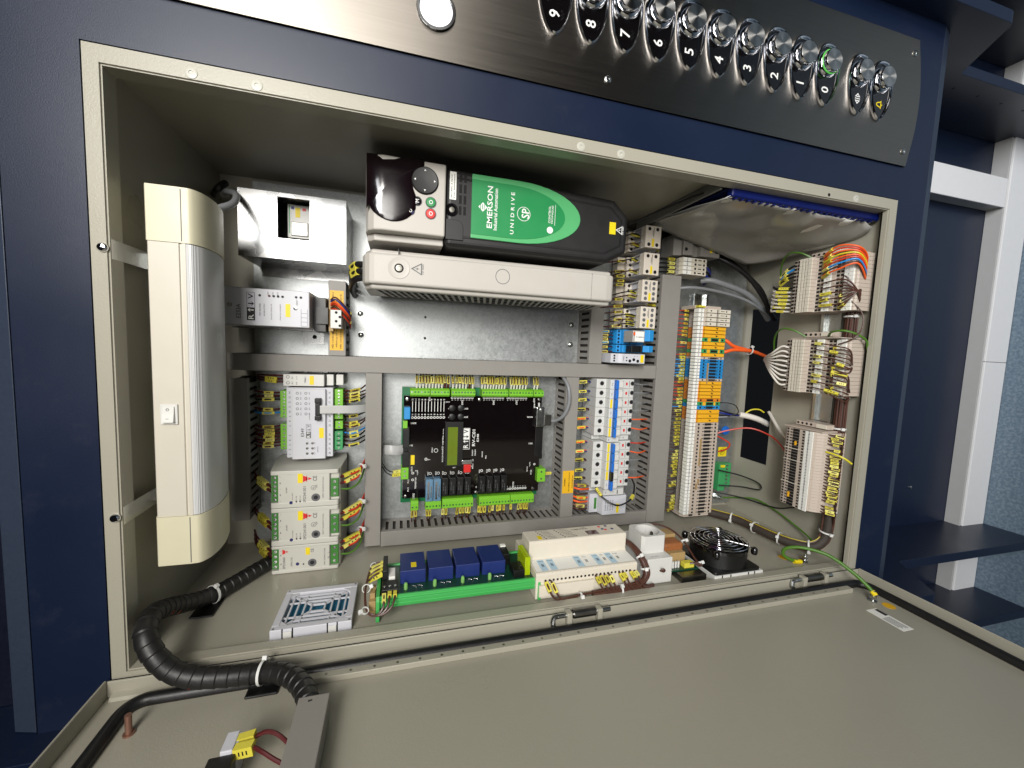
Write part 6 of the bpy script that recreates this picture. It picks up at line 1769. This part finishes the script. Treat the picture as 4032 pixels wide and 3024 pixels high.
for i, (v0, m_) in enumerate(((524, 'wire_green'), (388, 'wire_green'))):
    wire([(970, v0, -88), (958, v0 + 12, -104), (956, v0 + 14, -126), (972, v0 - 2, -152), (996, v0 - 40, -170)], 1.6, m_, 'yellow-green earth wire arching over the %s floor terminal block' % ('rear of the upper' if i == 0 else 'rear of the middle'), 'earth wires arching over the floor blocks')
wire([(980, 389, -56), (966, 395, -40), (970, 396, -20), (994, 384, -8), (1006, 366, -10)], 1.7, 'wire_green', 'green earth wire on the viewer side of the middle floor block', None)
wire([(975, 447, -24), (984, 425, -10), (985, 402, -8), (975, 384, -12), (968, 374, -30)], 1.1, 'wire_brown', 'single brown wire dangling between two floor terminal blocks', None)

# ---------------------------------------------------------------- brown bundle along the floor corner
B1 = [(900, 16, -240), (925, 16, -205), (944, 17, -170), (948, 17, -135), (952, 17, -95), (966, 16, -64), (982, 19, -46), (996, 32, -40), (1000, 55, -38), (1001, 90, -38), (1001, 140, -38)]
t = thing('wire_bundle', 'thick brown wire bundle curving along the lower left cabinet corner', 'wire bundle', (960, 12, -90))
pb_ = spline(B1, 6)
MB().tube(pb_, 7.4, 12).build('core', 'duct_in', t)
st = MB()
for k in range(13):
    a = k * 2 * math.pi / 13
    st.tube([p + Vector((8.2 * math.cos(a + .012 * i) * (.6 if p.y < 30 else .75), 8.2 * math.sin(a + .012 * i) * .9, 8.2 * math.cos(a + .012 * i) * .6)) for i, p in enumerate(pb_)], 1.7, 6)
s_ = st.build('strands', 'wire_brown', t); s_['kind'] = 'stuff'
MB().tube([p + Vector((-3, 8.5, -2)) for p in pb_[4:46]], .8, 6).build('yellow_strand', 'marker_dull', t)
t = thing('wire_bundle', 'brown wire bundle running along the front edge of the cabinet floor', 'wire bundle', (1006, 300, -14))
B2 = [(1001, 138, -38), (1002, 200, -38), (1002, 280, -38), (1003, 360, -38), (1004, 440, -38), (1005, 470, -40)]
pb2 = spline(B2, 5)
MB().tube(pb2, 7, 10).build('core', 'duct_in', t)
st = MB()
for k in range(14):
    a = k * 2 * math.pi / 14 + (k % 3) * .1
    st.tube([p + Vector((7.6 * math.cos(a), math.sin(p.y * .05 + k * 2), 7.4 * math.sin(a))) for p in pb2], 1.5, 6)
s_ = st.build('strands', 'wire_brown', t); s_['kind'] = 'stuff'
ties = [((938, 17, -182), (1, 0, 1.6), (-1, -.2, .5)), ((948, 17, -135), (.1, 0, 1), (-1, .6, 0)), ((955, 17, -88), (.4, 0, 1), (-1, .4, 0)), ((978, 18, -50), (.6, .1, .8), (-.4, -.8, .8)), ((999, 48, -38), (.1, 1, .1), (-.4, 0, 1))]
for i, (c, d, h) in enumerate(ties): zip_tie(c, d, 10.5, '%s white tie on the corner bundle, counted from the terminal strip' % nth(i), h)
for i, v in enumerate((86, 128, 176, 232, 286, 352, 422, 466)): zip_tie((1002, v, -38), (0, 1, 0), 9.6, '%s white tie on the front edge bundle, counted from the cabinet corner' % nth(i), (-.55, 0, 1))

# ---------------------------------------------------------------- earth strap to the door, earth stickers
wire([(930, 6, -32), (918, 8, -36), (908, 16, -40), (908, 28, -36), (922, 36, -20), (945, 34, 6), (962, 18, 34), (970, 4, 52), (972, -2, 58)], 2.7, 'wire_green', 'thick green earth strap looping from the left wall to the door', None, 'earth_strap', 'earth strap', n=10, k=8)
for i, (c, e) in enumerate((((924, 5, -32), (938, 4, -31)), ((971.5, 0, 56), (972, -4, 61)))): tag(MB().tube([c, e], 3.6, 8).build('cable_lug', 'yellow', org=c), ('yellow cable lug of the earth strap on the left wall', 'yellow cable lug of the earth strap on the door')[i], 'cable lug')
t = thing('wall_earth_stud', 'zinc earth stud with nuts on the left cabinet wall', 'stud', (946, 2, -31))
MB().cyl((946, 1.5, -31), 'v', 2.6, 16, 12).cyl((946, 3, -31), 'v', 6, 4, 6).cyl((946, 10, -31), 'v', 5, 3.5, 6).build('stud', 'zinc', t)
tag(MB().cyl((926, 1.55, -52), 'v', 9, .2, 24).build('wall_sticker', 'label_yellow', org=(926, 1.5, -52)), 'round yellow earth sticker on the left cabinet wall', 'sticker')

# ================================================================ spiral wrapped cable to the door
CP = [(150, 16, -262), (118, 14, -225), (82, 13, -172), (58, 13, -132), (42, 16, -104), (31, 28, -74), (27, 44, -42), (28, 54, -14), (33, 50, 8), (44, 33, 18), (60, 15, 21), (80, 5, 22), (104, 1, 22), (128, 0, 23), (150, 1, 27), (170, 2, 38), (187, 3, 60), (198, 3, 88), (200, 2, 110)]
pp = spline(CP, 10)
dense = []; rad = []; L = 0
for a, b in zip(pp, pp[1:]):
    k = max(2, int((b - a).length / .9))
    for i in range(k):
        p = a.lerp(b, i / k); L += (b - a).length / k
        dense.append(p); f = (L % 11) / 11
        rad.append(9.5 + .85 * f if f < .95 else 9.35)
t = thing('spiral_cable', 'thick black spiral wrapped cable crossing from cabinet to door', 'cable', (80, 5, 22))
MB().tube(dense, rad, 20).build('wrap', 'spiral', t, sharp=30)
for i, (fr, an) in enumerate(((.36, 1.2), (.385, 1.2), (.47, 2.4), (.5, 2.6), (.535, 2.2), (.66, 1.4), (.70, 1.3))):
    p = dense[int(fr * len(dense))]; d = (dense[int(fr * len(dense)) + 2] - p).normalized()
    e1 = d.cross(Vector((0, 1, 0))).normalized(); e2 = d.cross(e1)
    vs = [p + d * s * .8 + (e1 * math.cos(an + x) + e2 * math.sin(an + x)) * 10.4 for x in (-.22, .22) for s in (-1, 1)]
    vs = vs[:2] + vs[3:] + vs[2:3]
    MB().add([tuple(v) for v in vs], [(0, 1, 2, 3)]).build('core_glimpse', 'wire_orange', t)
for (c, d, h, b, lab) in (((46, 15, -110), (.6, -.1, -1), (.3, 1, .3), ((30, 56), (1.6, 4), (-118, -82)), 'black adhesive tie base under the spiral cable, left wall'), ((141, 1, 25), (1, .05, .2), (-.2, 1, -.6), ((128, 158), (DV, DV + 3), (6, 39)), 'black adhesive tie base under the spiral cable, on the door')):
    z_ = zip_tie(c, d, 11, 'white tie holding the spiral cable, ' + lab.split(', ')[1], h)
    o = thing('tie_base', lab, 'tie base', (b[0][0], b[1][0], b[2][0]))
    MB().box(*b[0], *b[1], *b[2]).build('pad', 'black', o, bevel=1.2)

# ================================================================ on the door
t = thing('door_duct', 'plain grey cable duct fixed on the inside of the door', 'cable duct', (200, DV, 300))
MB().box(187.5, 213, DV + .1, 11, 80, 590).build('body', 'duct', t, bevel=.8)
MB().box(186.8, 213.7, 9, 13, 80.5, 590).build('cover', 'duct', t, bevel=.8)
t = thing('door_switch', 'black and grey switch block with yellow sleeves on the door', 'switch', (140, DV, 140))
MB().box(131, 150, DV + .1, 12, 124, 190).build('body', 'black', t, bevel=1)
MB().box(138.5, 147.5, DV + .1, 15, 106, 124).box(147.5, 149.5, DV + .1, 14, 107, 124).build('head', 'module_grey', t, bevel=.8)
for i in range(2):
    w = 112 + i * 9
    wire([(148, 10, w), (160, 12, w + .5), (170, 16 - i * 4, w + 2 + i * 5), (180, 14 - i * 6, w + 6 + i * 6), (190, 4, w + 9 + i * 7)], 1.7, 'dark_red', ('upper' if i == 0 else 'lower') + ' dark red wire from the door switch to the door duct', 'wires of the door switch', marks=((.0, .3),), msize=(4.2, 3.4), n=8)
